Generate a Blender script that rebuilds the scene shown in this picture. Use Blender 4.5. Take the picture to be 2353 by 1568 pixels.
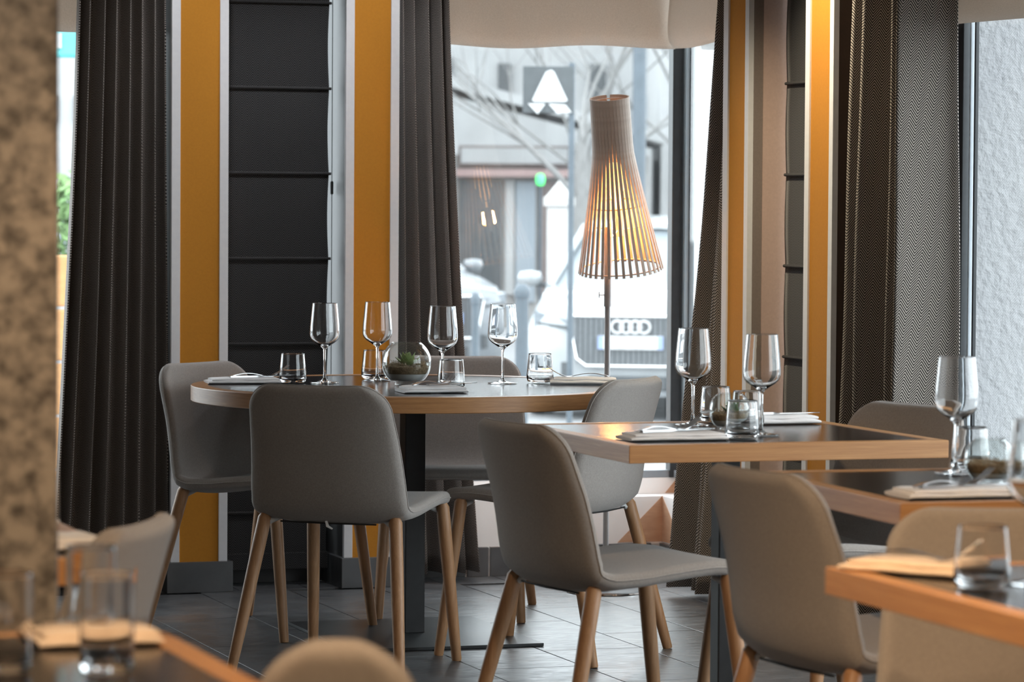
import bpy, bmesh, math, random
from mathutils import Vector, Matrix
random.seed(7)
for o in list(bpy.data.objects): bpy.data.objects.remove(o)
scene = bpy.context.scene
COL = scene.collection
PI = math.pi
rad = math.radians

# ------------------------------------------------------------------ camera
YAW = 0.3218
cam_d = bpy.data.cameras.new('camera'); cam = bpy.data.objects.new('camera', cam_d); COL.objects.link(cam)
cam_d.sensor_fit = 'HORIZONTAL'; cam_d.sensor_width = 36.0
cam_d.lens = 8138.9 / 2353 * 36
cam_d.clip_start = 0.1; cam_d.clip_end = 400
cam_d.dof.use_dof = True; cam_d.dof.focus_distance = 10.0; cam_d.dof.aperture_fstop = 6.7
cam_d.dof.aperture_blades = 0
pitch, roll = 0.0402, -0.0066
cam.matrix_world = (Matrix.Translation((0, 0, 1.2914)) @ Matrix.Rotation(-YAW, 4, 'Z')
                    @ Matrix.Rotation(PI / 2 - pitch, 4, 'X') @ Matrix.Rotation(-roll, 4, 'Z'))
scene.camera = cam

# ------------------------------------------------------------------ world, lights, exposure
scene.view_settings.view_transform = 'Standard'
scene.view_settings.look = 'None'
scene.view_settings.gamma = 1.0
scene.view_settings.use_curve_mapping = False
scene.view_settings.exposure = 0.0
world = bpy.data.worlds.new('overcast'); scene.world = world; world.use_nodes = True
bg = world.node_tree.nodes['Background']
bg.inputs[0].default_value = (0.90, 0.96, 1.0, 1); bg.inputs[1].default_value = 6.0

def portal(name, loc, rot, sx, sy):
    l = bpy.data.lights.new(name, 'AREA'); l.shape = 'RECTANGLE'; l.size = sx; l.size_y = sy
    l.cycles.is_portal = True
    o = bpy.data.objects.new(name, l); COL.objects.link(o); o.location = loc; o.rotation_euler = rot
    return o
def ceiling_or_fill_spot(name, loc, target, power, size=1.2, color=(1.0, 0.72, 0.45), radius=0.06, blend=0.6):
    l = bpy.data.lights.new(name, 'SPOT'); l.energy = power; l.color = color; l.spot_size = size
    l.spot_blend = blend; l.shadow_soft_size = radius
    o = bpy.data.objects.new(name, l); COL.objects.link(o); o.location = loc
    d = Vector(target) - Vector(loc); o.rotation_euler = d.to_track_quat('-Z', 'Y').to_euler()
    return o
# daylight enters by these windows (portals only guide the sampling of the sky)
portal('window_portal', (3.92, 11.66, 1.1), (-PI / 2, 0, 0), 1.1, 1.6)
portal('window_portal', (4.54, 10.95, 1.1), (PI / 2, 0, PI / 2), 1.3, 1.6)
portal('window_portal', (1.75, 11.66, 1.1), (-PI / 2, 0, 0), 1.6, 1.6)
portal('window_portal', (4.56, 7.2, 1.1), (PI / 2, 0, PI / 2), 4.4, 1.6)
# cool fill spots added near the window wall to brighten its piers
for lx, tx in ((2.6, 2.68), (3.24, 3.26)): ceiling_or_fill_spot('wall_fill', (lx, 10.72, 2.56), (tx, 11.25, 0.6), 28, 1.5, (0.92, 0.95, 1.0), 0.05, 0.8)
# warm ceiling spots of the dining room, mixed with added fills
ceiling_or_fill_spot('ceiling_or_fill_spot', (3.72, 9.48, 2.52), (4.13, 9.57, 1.3), 125, 1.3, (1.0, 0.86, 0.62), 0.04, 1.0)
ceiling_or_fill_spot('ceiling_or_fill_spot', (1.5, 3.9, 2.5), (2.3, 4.7, 0.74), 230, 1.2, (1.0, 0.68, 0.40))
ceiling_or_fill_spot('ceiling_or_fill_spot', (0.9, 2.6, 2.5), (0.95, 4.0, 0.74), 260, 1.1, (1.0, 0.68, 0.40))
ceiling_or_fill_spot('ceiling_or_fill_spot', (2.75, 5.2, 2.5), (3.1, 7.45, 0.66), 70, 0.5)  # added fill, brightens the front edge of the middle table
ceiling_or_fill_spot('wall_fill', (3.25, 10.35, 2.56), (4.13, 10.2, 0.9), 18, 0.9, (0.94, 0.96, 1.0), 0.05, 0.8)  # added cool fill for the far pier of the side wall
ceiling_or_fill_spot('ceiling_or_fill_spot', (0.7, 3.6, 2.5), (0.75, 4.75, 1.2), 20, 1.3, (1.0, 0.88, 0.74))  # added fill that lightens the granite column
ceiling_or_fill_spot('wall_fill', (3.8, 10.5, 2.56), (3.97, 11.2, 0.3), 26, 0.9, (0.95, 0.96, 1.0), 0.05, 0.8)  # added cool fill for the white ledge behind the floor lamp
ceiling_or_fill_spot('ceiling_or_fill_spot', (1.3, 6.2, 2.5), (2.3, 8.6, 0.7), 26, 1.5)
ceiling_or_fill_spot('ceiling_or_fill_spot', (0.6, 7.0, 2.5), (0.9, 5.2, 0.8), 30, 1.5)

# ------------------------------------------------------------------ materials
MATS = {}
def new_mat(name):
    m = bpy.data.materials.new(name); m.use_nodes = True
    nt = m.node_tree; b = nt.nodes['Principled BSDF']
    MATS[name] = m
    return m, nt, b
def nd(nt, t, **kw):
    n = nt.nodes.new(t)
    for k, v in kw.items(): setattr(n, k, v)
    return n
def ramp(nt, stops):
    r = nd(nt, 'ShaderNodeValToRGB'); e = r.color_ramp.elements
    while len(e) < len(stops): e.new(0.5)
    for i, (p, c) in enumerate(stops):
        e[i].position = p; e[i].color = (*c, 1)
    return r
def pbr(name, c1, c2=None, scale=40, rough=0.6, metal=0.0, bump=0.0, bscale=None, stretch=(1, 1, 1), sheen=0.0, detail=4, spec=0.5, coat=0.0, bdist=0.004):
    m, nt, b = new_mat(name)
    b.inputs['Roughness'].default_value = rough; b.inputs['Metallic'].default_value = metal
    b.inputs['Sheen Weight'].default_value = sheen
    b.inputs['Specular IOR Level'].default_value = spec
    b.inputs['Coat Weight'].default_value = coat
    c2 = c2 or tuple(min(1, x * 0.8) for x in c1)
    tc = nd(nt, 'ShaderNodeTexCoord'); mp = nd(nt, 'ShaderNodeMapping'); mp.inputs['Scale'].default_value = stretch
    nt.links.new(tc.outputs['Object'], mp.inputs[0])
    no = nd(nt, 'ShaderNodeTexNoise'); no.inputs['Scale'].default_value = scale; no.inputs['Detail'].default_value = detail
    nt.links.new(mp.outputs[0], no.inputs[0])
    r = ramp(nt, [(0.3, c1), (0.7, c2)]); nt.links.new(no.outputs[0], r.inputs[0])
    nt.links.new(r.outputs[0], b.inputs['Base Color'])
    if bump:
        n2 = nd(nt, 'ShaderNodeTexNoise'); n2.inputs['Scale'].default_value = bscale or scale * 3; n2.inputs['Detail'].default_value = 5
        nt.links.new(mp.outputs[0], n2.inputs[0])
        bp = nd(nt, 'ShaderNodeBump'); bp.inputs['Strength'].default_value = bump; bp.inputs['Distance'].default_value = bdist
        nt.links.new(n2.outputs[0], bp.inputs['Height']); nt.links.new(bp.outputs[0], b.inputs['Normal'])
    return m
def herringbone(name, dark, light, half=0.022, thread=0.0085, brown=None):
    m, nt, b = new_mat(name)
    b.inputs['Roughness'].default_value = 0.95; b.inputs['Specular IOR Level'].default_value = 0.15
    b.inputs['Sheen Weight'].default_value = 0.15
    uv = nd(nt, 'ShaderNodeUVMap'); sp = nd(nt, 'ShaderNodeSeparateXYZ'); nt.links.new(uv.outputs[0], sp.inputs[0])
    pp = nd(nt, 'ShaderNodeMath', operation='PINGPONG'); pp.inputs[1].default_value = half
    nt.links.new(sp.outputs[0], pp.inputs[0])
    ml = nd(nt, 'ShaderNodeMath', operation='MULTIPLY'); ml.inputs[1].default_value = 1.25; nt.links.new(pp.outputs[0], ml.inputs[0])
    ad = nd(nt, 'ShaderNodeMath', operation='ADD'); nt.links.new(ml.outputs[0], ad.inputs[0]); nt.links.new(sp.outputs[1], ad.inputs[1])
    dv = nd(nt, 'ShaderNodeMath', operation='DIVIDE'); dv.inputs[1].default_value = thread; nt.links.new(ad.outputs[0], dv.inputs[0])
    fr = nd(nt, 'ShaderNodeMath', operation='PINGPONG'); fr.inputs[1].default_value = 0.5; nt.links.new(dv.outputs[0], fr.inputs[0])
    no = nd(nt, 'ShaderNodeTexNoise'); no.inputs['Scale'].default_value = 260; nt.links.new(uv.outputs[0], no.inputs[0])
    mx = nd(nt, 'ShaderNodeMath', operation='MULTIPLY_ADD'); mx.inputs[1].default_value = 0.22; nt.links.new(no.outputs[0], mx.inputs[0]); nt.links.new(fr.outputs[0], mx.inputs[2])
    r = ramp(nt, [(0.26, dark), (0.48, light)]); nt.links.new(mx.outputs[0], r.inputs[0])
    nt.links.new(r.outputs[0], b.inputs['Base Color'])
    bp = nd(nt, 'ShaderNodeBump'); bp.inputs['Strength'].default_value = 0.4; bp.inputs['Distance'].default_value = 0.001
    nt.links.new(mx.outputs[0], bp.inputs['Height']); nt.links.new(bp.outputs[0], b.inputs['Normal'])
    return m
def wood(name, c1, c2, rough=0.4, grain=(1.2, 40, 40), uv=False):
    m, nt, b = new_mat(name)
    b.inputs['Roughness'].default_value = rough
    tc = nd(nt, 'ShaderNodeTexCoord'); mp = nd(nt, 'ShaderNodeMapping'); mp.inputs['Scale'].default_value = grain
    nt.links.new(tc.outputs['UV' if uv else 'Object'], mp.inputs[0])
    n1 = nd(nt, 'ShaderNodeTexNoise'); n1.inputs['Scale'].default_value = 2.2; n1.inputs['Detail'].default_value = 6; n1.inputs['Distortion'].default_value = 0.6
    nt.links.new(mp.outputs[0], n1.inputs[0])
    n2 = nd(nt, 'ShaderNodeTexNoise'); n2.inputs['Scale'].default_value = 9; n2.inputs['Detail'].default_value = 3
    nt.links.new(mp.outputs[0], n2.inputs[0])
    md = nd(nt, 'ShaderNodeMath', operation='MULTIPLY_ADD'); md.inputs[1].default_value = 0.45
    nt.links.new(n2.outputs[0], md.inputs[0]); nt.links.new(n1.outputs[0], md.inputs[2])
    r = ramp(nt, [(0.45, c1), (0.62, tuple((a + c) / 2 for a, c in zip(c1, c2))), (0.9, c2)]); nt.links.new(md.outputs[0], r.inputs[0])
    nt.links.new(r.outputs[0], b.inputs['Base Color'])
    bp = nd(nt, 'ShaderNodeBump'); bp.inputs['Strength'].default_value = 0.15; bp.inputs['Distance'].default_value = 0.001
    nt.links.new(md.outputs[0], bp.inputs['Height']); nt.links.new(bp.outputs[0], b.inputs['Normal'])
    return m

pbr('fabric', (0.36, 0.325, 0.30), (0.30, 0.27, 0.25), 220, 0.95, bump=0.35, bscale=700, sheen=0.25, spec=0.2)
pbr('piping', (0.38, 0.345, 0.32), None, 200, 0.9, sheen=0.2, spec=0.2)
wood('leg_wood', (0.46, 0.26, 0.135), (0.33, 0.17, 0.08), 0.5, (60, 60, 3))
wood('oak', (0.64, 0.35, 0.15), (0.46, 0.225, 0.09), 0.38, (2.0, 60, 60))
wood('oak_rim', (0.50, 0.26, 0.11), (0.35, 0.165, 0.065), 0.38, (4.0, 70, 1), uv=True)
pbr('inlay', (0.010, 0.010, 0.012), (0.016, 0.016, 0.018), 60, 0.16, bump=0.04, bscale=500)
pbr('black_metal', (0.012, 0.012, 0.013), (0.018, 0.018, 0.02), 30, 0.42, bump=0.05, bscale=300)
pbr('base_metal', (0.02, 0.022, 0.024), (0.03, 0.032, 0.034), 8, 0.35, metal=0.3, bump=0.08, bscale=60)
pbr('yellow', (0.58, 0.235, 0.016), (0.54, 0.215, 0.014), 150, 0.85, bump=0.12, bscale=500)
pbr('white_paint', (0.80, 0.80, 0.81), (0.76, 0.76, 0.78), 60, 0.7, bump=0.08, bscale=400)
pbr('ledge_white', (0.88, 0.875, 0.87), (0.84, 0.835, 0.83), 10, 0.55)
pbr('grey_reveal', (0.075, 0.075, 0.076), (0.065, 0.065, 0.066), 20, 0.5)
pbr('warm_lit_reveal', (0.60, 0.43, 0.36), (0.55, 0.39, 0.325), 120, 0.85)  # pinkish tone puts warm lamplight on the plaster into its colour
pbr('taupe_edge', (0.26, 0.21, 0.185), (0.23, 0.185, 0.165), 120, 0.8)
pbr('brown_reveal', (0.085, 0.055, 0.042), (0.075, 0.05, 0.038), 120, 0.85)
pbr('plaster', (0.46, 0.41, 0.36), (0.42, 0.37, 0.33), 20, 0.9)
pbr('ceiling_paint', (0.55, 0.52, 0.48), None, 20, 0.9)
pbr('frame_metal', (0.022, 0.025, 0.028), (0.03, 0.033, 0.037), 30, 0.4)
pbr('frame_light', (0.55, 0.60, 0.64), (0.5, 0.55, 0.6), 30, 0.45)
pbr('frame_grey', (0.25, 0.28, 0.31), (0.22, 0.25, 0.28), 30, 0.4)
wood('tan_veneer', (0.62, 0.40, 0.26), (0.50, 0.30, 0.19), 0.6, (3, 3, 14))
herringbone('herringbone', (0.012, 0.011, 0.011), (0.52, 0.455, 0.41))
herringbone('blind_tweed', (0.010, 0.010, 0.011), (0.075, 0.073, 0.073), half=0.018, thread=0.008)
pbr('cord', (0.02, 0.02, 0.02), None, 50, 0.8)
pbr('grout', (0.018, 0.018, 0.018), (0.028, 0.028, 0.028), 60, 0.95)
pbr('light_grout', (0.5, 0.5, 0.5), None, 60, 0.9)
pbr('steel', (0.72, 0.72, 0.73), (0.62, 0.62, 0.63), 30, 0.22, metal=1.0)
pbr('lamp_metal', (0.42, 0.42, 0.43), (0.38, 0.38, 0.39), 30, 0.35, metal=0.25)
pbr('napkin', (0.90, 0.89, 0.90), (0.85, 0.84, 0.85), 60, 0.95, bump=0.25, bscale=350, sheen=0.2)
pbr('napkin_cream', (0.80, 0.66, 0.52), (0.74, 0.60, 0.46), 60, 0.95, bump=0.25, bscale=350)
pbr('sand', (0.8, 0.8, 0.8), (0.7, 0.7, 0.71), 300, 0.95)
pbr('moss', (0.42, 0.31, 0.20), (0.20, 0.145, 0.09), 130, 1.0, bump=1.0, bscale=260)
pbr('moss_fibre', (0.5, 0.4, 0.27), (0.3, 0.22, 0.13), 200, 0.9)
pbr('succulent', (0.42, 0.52, 0.22), (0.26, 0.36, 0.14), 60, 0.5)
pbr('succulent_dark', (0.13, 0.24, 0.09), (0.08, 0.16, 0.06), 60, 0.5)
pbr('plastic_white', (0.7, 0.7, 0.7), None, 30, 0.5)
pbr('rubber', (0.015, 0.015, 0.015), None, 30, 0.7)
pbr('stucco', (0.34, 0.34, 0.345), (0.32, 0.32, 0.33), 4, 0.9, bump=1.0, bscale=38, detail=3, bdist=0.013)

def slate():
    m, nt, b = new_mat('slate')
    tc = nd(nt, 'ShaderNodeTexCoord'); oi = nd(nt, 'ShaderNodeObjectInfo')
    geo = nd(nt, 'ShaderNodeNewGeometry')
    ad = nd(nt, 'ShaderNodeVectorMath', operation='ADD'); nt.links.new(geo.outputs['Position'], ad.inputs[0])
    rv = nd(nt, 'ShaderNodeCombineXYZ'); ml = nd(nt, 'ShaderNodeMath', operation='MULTIPLY'); ml.inputs[1].default_value = 40
    nt.links.new(oi.outputs['Random'], ml.inputs[0]); nt.links.new(ml.outputs[0], rv.inputs[2]); nt.links.new(rv.outputs[0], ad.inputs[1])
    n1 = nd(nt, 'ShaderNodeTexNoise'); n1.inputs['Scale'].default_value = 5; n1.inputs['Detail'].default_value = 8; n1.inputs['Distortion'].default_value = 1.2
    nt.links.new(ad.outputs[0], n1.inputs[0])
    r = ramp(nt, [(0.3, (0.045, 0.046, 0.049)), (0.7, (0.085, 0.085, 0.088))]); nt.links.new(n1.outputs[0], r.inputs[0])
    nt.links.new(r.outputs[0], b.inputs['Base Color'])
    mp = nd(nt, 'ShaderNodeMapping'); mp.inputs['Scale'].default_value = (1, 3.5, 1); mp.inputs['Rotation'].default_value = (0, 0, 0.5)
    nt.links.new(ad.outputs[0], mp.inputs[0])
    n2 = nd(nt, 'ShaderNodeTexNoise'); n2.inputs['Scale'].default_value = 11; n2.inputs['Detail'].default_value = 7; n2.inputs['Distortion'].default_value = 1.5
    nt.links.new(mp.outputs[0], n2.inputs[0])
    r2 = ramp(nt, [(0.35, (0.30,) * 3), (0.7, (0.45,) * 3)]); nt.links.new(n2.outputs[0], r2.inputs[0])
    nt.links.new(r2.outputs[0], b.inputs['Roughness'])
    bp = nd(nt, 'ShaderNodeBump'); bp.inputs['Strength'].default_value = 0.30; bp.inputs['Distance'].default_value = 0.0012
    nt.links.new(n2.outputs[0], bp.inputs['Height']); nt.links.new(bp.outputs[0], b.inputs['Normal'])
    b.inputs['Specular IOR Level'].default_value = 1.0
slate()
def granite():
    m, nt, b = new_mat('granite')
    tc = nd(nt, 'ShaderNodeTexCoord')
    n1 = nd(nt, 'ShaderNodeTexNoise'); n1.inputs['Scale'].default_value = 34; n1.inputs['Detail'].default_value = 5; n1.inputs['Roughness'].default_value = 0.62
    nt.links.new(tc.outputs['Object'], n1.inputs[0])
    r = ramp(nt, [(0.36, (0.062, 0.054, 0.047)), (0.47, (0.155, 0.138, 0.120)), (0.6, (0.27, 0.240, 0.205))]); nt.links.new(n1.outputs[0], r.inputs[0])
    nt.links.new(r.outputs[0], b.inputs['Base Color']); b.inputs['Roughness'].default_value = 0.5
granite()
def glass_mats():
    m, nt, b = new_mat('glass')
    b.inputs['Base Color'].default_value = (1, 1, 1, 1); b.inputs['Roughness'].default_value = 0.0
    b.inputs['Transmission Weight'].default_value = 1.0; b.inputs['IOR'].default_value = 1.46
    m, nt, b = new_mat('pane')
    nt.nodes.remove(b); out = nt.nodes['Material Output']
    tr = nd(nt, 'ShaderNodeBsdfTransparent'); tr.inputs[0].default_value = (0.95, 0.975, 0.98, 1)
    gl = nd(nt, 'ShaderNodeBsdfGlossy'); gl.inputs['Roughness'].default_value = 0.02
    ge = nd(nt, 'ShaderNodeNewGeometry'); dt = nd(nt, 'ShaderNodeVectorMath', operation='DOT_PRODUCT'); nt.links.new(ge.outputs['Incoming'], dt.inputs[0]); nt.links.new(ge.outputs['Normal'], dt.inputs[1])
    ab = nd(nt, 'ShaderNodeMath', operation='ABSOLUTE'); nt.links.new(dt.outputs['Value'], ab.inputs[0])
    iv = nd(nt, 'ShaderNodeMath', operation='SUBTRACT'); iv.inputs[0].default_value = 1.0; nt.links.new(ab.outputs[0], iv.inputs[1])
    pw5 = nd(nt, 'ShaderNodeMath', operation='POWER'); pw5.inputs[1].default_value = 5.0; nt.links.new(iv.outputs[0], pw5.inputs[0])
    lw = nd(nt, 'ShaderNodeMath', operation='MULTIPLY_ADD'); lw.inputs[1].default_value = 0.96; lw.inputs[2].default_value = 0.04; nt.links.new(pw5.outputs[0], lw.inputs[0])
    mx = nd(nt, 'ShaderNodeMixShader'); nt.links.new(lw.outputs[0], mx.inputs[0]); nt.links.new(tr.outputs[0], mx.inputs[1]); nt.links.new(gl.outputs[0], mx.inputs[2])
    nt.links.new(mx.outputs[0], out.inputs[0])
    # thin blown glass of the plant bowls
    m2 = m.copy(); m2.name = 'bowl_glass'; MATS['bowl_glass'] = m2
    for n_ in m2.node_tree.nodes:
        if n_.type == 'MATH' and n_.operation == 'POWER': n_.inputs[1].default_value = 3.0
        if n_.type == 'BSDF_TRANSPARENT': n_.inputs[0].default_value = (0.97, 0.985, 0.98, 1)
    # shade cloth: diffuse + translucent
    m, nt, b = new_mat('shade_cloth'); nt.nodes.remove(b); out = nt.nodes['Material Output']
    tc = nd(nt, 'ShaderNodeTexCoord'); no = nd(nt, 'ShaderNodeTexNoise'); no.inputs['Scale'].default_value = 300; nt.links.new(tc.outputs['Object'], no.inputs[0])
    r = ramp(nt, [(0.3, (0.68, 0.60, 0.53)), (0.7, (0.59, 0.515, 0.45))]); nt.links.new(no.outputs[0], r.inputs[0])
    df = nd(nt, 'ShaderNodeBsdfDiffuse'); nt.links.new(r.outputs[0], df.inputs[0])
    tl = nd(nt, 'ShaderNodeBsdfTranslucent'); nt.links.new(r.outputs[0], tl.inputs[0])
    mx = nd(nt, 'ShaderNodeMixShader'); mx.inputs[0].default_value = 0.42
    nt.links.new(df.outputs[0], mx.inputs[1]); nt.links.new(tl.outputs[0], mx.inputs[2]); nt.links.new(mx.outputs[0], out.inputs[0])
    # birch slats of the lamp
    m, nt, b = new_mat('birch'); b.inputs['Base Color'].default_value = (0.62, 0.30, 0.12, 1); b.inputs['Roughness'].default_value = 0.55
    tc = nd(nt, 'ShaderNodeTexCoord'); no = nd(nt, 'ShaderNodeTexNoise'); no.inputs['Scale'].default_value = 60; nt.links.new(tc.outputs['Object'], no.inputs[0])
    r = ramp(nt, [(0.3, (0.50, 0.40, 0.33)), (0.7, (0.43, 0.335, 0.27))]); nt.links.new(no.outputs[0], r.inputs[0]); nt.links.new(r.outputs[0], b.inputs['Base Color'])
    m, nt, b = new_mat('bulb_glow')
    b.inputs['Emission Color'].default_value = (1.0, 0.42, 0.10, 1); b.inputs['Emission Strength'].default_value = 5
    m, nt, b = new_mat('green_glow')
    b.inputs['Base Color'].default_value = (0.1, 0.8, 0.2, 1); b.inputs['Emission Color'].default_value = (0.1, 1.0, 0.25, 1); b.inputs['Emission Strength'].default_value = 1.6
glass_mats()
# outdoor materials
pbr('asphalt', (0.26, 0.26, 0.265), (0.21, 0.21, 0.215), 3, 0.9)
pbr('car_white', (0.33, 0.345, 0.355), None, 3, 0.25, coat=0.5)
pbr('car_grey', (0.20, 0.215, 0.23), None, 3, 0.3, coat=0.5)
pbr('car_glass', (0.15, 0.17, 0.185), (0.17, 0.19, 0.205), 3, 0.35, spec=0.4)
pbr('car_dark', (0.06, 0.065, 0.07), None, 20, 0.5)
pbr('car_trim', (0.16, 0.17, 0.18), None, 20, 0.4)
pbr('chrome', (0.9, 0.9, 0.9), None, 20, 0.12, metal=1.0)
pbr('headlight', (0.22, 0.24, 0.26), (0.16, 0.18, 0.20), 30, 0.1)
pbr('plate_white', (0.55, 0.55, 0.55), None, 20, 0.4)
pbr('plate_blue', (0.25, 0.32, 0.5), None, 20, 0.4)
pbr('plate_ink', (0.05, 0.05, 0.06), None, 20, 0.5)
pbr('facade_white', (0.40, 0.40, 0.40), (0.33, 0.33, 0.33), 1.5, 0.9)
pbr('facade_stone', (0.34, 0.33, 0.32), (0.27, 0.26, 0.255), 2.5, 0.9)
pbr('facade_grey', (0.30, 0.33, 0.36), (0.26, 0.29, 0.32), 1.5, 0.8)
pbr('roof_snow', (0.42, 0.42, 0.42), (0.34, 0.34, 0.34), 2, 0.9)
pbr('window_dark', (0.085, 0.09, 0.095), None, 5, 0.3)
pbr('shop_brown', (0.20, 0.165, 0.155), (0.16, 0.13, 0.125), 3, 0.8)
pbr('shop_pink', (0.34, 0.24, 0.23), None, 3, 0.8)
pbr('sign_slate', (0.060, 0.066, 0.070), (0.075, 0.082, 0.086), 10, 0.6)
pbr('sign_white', (0.58, 0.58, 0.58), None, 10, 0.6)
pbr('bark', (0.22, 0.215, 0.21), (0.17, 0.165, 0.16), 12, 0.95)
pbr('stone_post', (0.48, 0.465, 0.45), (0.42, 0.40, 0.39), 6, 0.9)
pbr('steel_blue', (0.085, 0.105, 0.125), None, 10, 0.5)
pbr('orange_plank', (0.60, 0.30, 0.12), (0.5, 0.24, 0.09), 6, 0.7, stretch=(0.5, 5, 5))
pbr('hedge', (0.22, 0.34, 0.14), (0.12, 0.22, 0.08), 9, 0.9)
pbr('turquoise', (0.12, 0.52, 0.55), None, 5, 0.6)
pbr('red_paint', (0.7, 0.06, 0.07), None, 5, 0.5)
pbr('yellow_paint', (0.8, 0.5, 0.08), None, 5, 0.6)
pbr('tan_board', (0.6, 0.38, 0.22), None, 5, 0.7)

# ------------------------------------------------------------------ mesh helpers
class MB:
    def __init__(s): s.v = []; s.f = []; s.uv = {}
    def add(s, vs, fs):
        o = len(s.v); s.v += [tuple(v) for v in vs]; s.f += [tuple(i + o for i in f) for f in fs]; return o
    def box(s, a, b):
        x0, y0, z0 = a; x1, y1, z1 = b
        s.add([(x0, y0, z0), (x1, y0, z0), (x1, y1, z0), (x0, y1, z0), (x0, y0, z1), (x1, y0, z1), (x1, y1, z1), (x0, y1, z1)],
              [(0, 3, 2, 1), (4, 5, 6, 7), (0, 1, 5, 4), (1, 2, 6, 5), (2, 3, 7, 6), (3, 0, 4, 7)])
        return s
    def prism(s, poly, y0, y1):   # polygon in xz extruded along y
        n = len(poly)
        s.add([(x, y0, z) for x, z in poly] + [(x, y1, z) for x, z in poly],
              [tuple(range(n)), tuple(range(2 * n - 1, n - 1, -1))] + [(i, i + n, (i + 1) % n + n, (i + 1) % n) for i in range(n)])
        return s
    def lathe(s, prof, seg=40, c=(0, 0, 0)):
        rows = []
        for r, z in prof:
            if r < 1e-6: rows.append([len(s.v)]); s.v.append((c[0], c[1], c[2] + z))
            else:
                rows.append(list(range(len(s.v), len(s.v) + seg)))
                s.v += [(c[0] + r * math.cos(2 * PI * i / seg), c[1] + r * math.sin(2 * PI * i / seg), c[2] + z) for i in range(seg)]
        for a, b in zip(rows, rows[1:]):
            for i in range(seg):
                j = (i + 1) % seg
                if len(a) == 1 and len(b) == 1: continue
                if len(a) == 1: s.f.append((a[0], b[j], b[i]))
                elif len(b) == 1: s.f.append((a[i], a[j], b[0]))
                else: s.f.append((a[i], a[j], b[j], b[i]))
        return s
    def tube(s, pts, radii, seg=10, closed=False, caps=True, flat=1.0):
        pts = [Vector(p) for p in pts]; n = len(pts)
        if not hasattr(radii, '__len__'): radii = [radii] * n
        up = None; rings = []
        for i, p in enumerate(pts):
            a = pts[(i - 1) % n] if (closed or i > 0) else p
            b = pts[(i + 1) % n] if (closed or i < n - 1) else p
            t = (b - a).normalized()
            if up is None:
                up = Vector((0, 0, 1)) if abs(t.z) < 0.9 else Vector((1, 0, 0))
            x = t.cross(up)
            if x.length < 1e-6: x = t.orthogonal()
            x.normalize(); up = x.cross(t).normalized()
            ring = []
            for k in range(seg):
                an = 2 * PI * k / seg
                ring.append(len(s.v)); s.v.append(tuple(p + x * math.cos(an) * radii[i] + up * math.sin(an) * radii[i] * flat))
            rings.append(ring)
        m = n if closed else n - 1
        for i in range(m):
            a, b = rings[i], rings[(i + 1) % n]
            for k in range(seg):
                s.f.append((a[k], a[(k + 1) % seg], b[(k + 1) % seg], b[k]))
        if caps and not closed:
            s.f.append(tuple(reversed(rings[0]))); s.f.append(tuple(rings[-1]))
        return s
    def mesh(s, name, mat, smooth=None, bevel=0.0, weld=False, uvf=None):
        me = bpy.data.meshes.new(name); me.from_pydata(s.v, [], s.f)
        bm = bmesh.new(); bm.from_mesh(me)
        if weld: bmesh.ops.remove_doubles(bm, verts=bm.verts, dist=1e-5)
        bmesh.ops.recalc_face_normals(bm, faces=bm.faces)
        if bevel:
            es = [e for e in bm.edges if len(e.link_faces) == 2 and e.calc_face_angle(0) > 0.5]
            bmesh.ops.bevel(bm, geom=es, offset=bevel, segments=2, affect='EDGES', profile=0.5)
        if uvf:
            l = bm.loops.layers.uv.new('UVMap')
            for f in bm.faces:
                for lp in f.loops: lp[l].uv = uvf(lp.vert.co)
        bm.to_mesh(me); bm.free()
        if smooth is not None:
            me.shade_smooth() if hasattr(me, 'shade_smooth') else None
            if smooth < 3: me.set_sharp_from_angle(angle=smooth)
        me.materials.append(MATS[mat])
        return me
    def build(s, name, mat, parent=None, **kw):
        return link(name, s.mesh(name, mat, **kw), parent)
def link(name, me, parent=None):
    o = bpy.data.objects.new(name, me); COL.objects.link(o)
    if parent is not None: o.parent = parent
    return o
def thing(name, label, cat, loc=(0, 0, 0), rz=0.0, group=None):
    o = bpy.data.objects.new(name, None); COL.objects.link(o); o.empty_display_size = 0.05
    o.location = loc; o.rotation_euler = (0, 0, rz); tag(o, label, cat, group); return o
def tag(o, label, cat=None, group=None, kind=None):
    if label: o['label'] = label
    if cat: o['category'] = cat
    if group: o['group'] = group
    if kind: o['kind'] = kind
    return o
def struct(name, loc=(0, 0, 0), me=None, label=None):
    o = bpy.data.objects.new(name, me); COL.objects.link(o); o.location = loc; o['kind'] = 'structure'
    if label: o['label'] = label
    return o
def copy_tree(src, parent=None):
    c = src.copy(); COL.objects.link(c)
    if parent is not None: c.parent = parent
    for ch in list(src.children): copy_tree(ch, c)
    return c
def place(src, loc, rz, label, scale=None):
    c = copy_tree(src); c.location = loc; c.rotation_euler = (0, 0, rz); c['label'] = label
    if scale: c.scale = (scale,) * 3
    return c
BOX = lambda a, b: MB().box(a, b)

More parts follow.
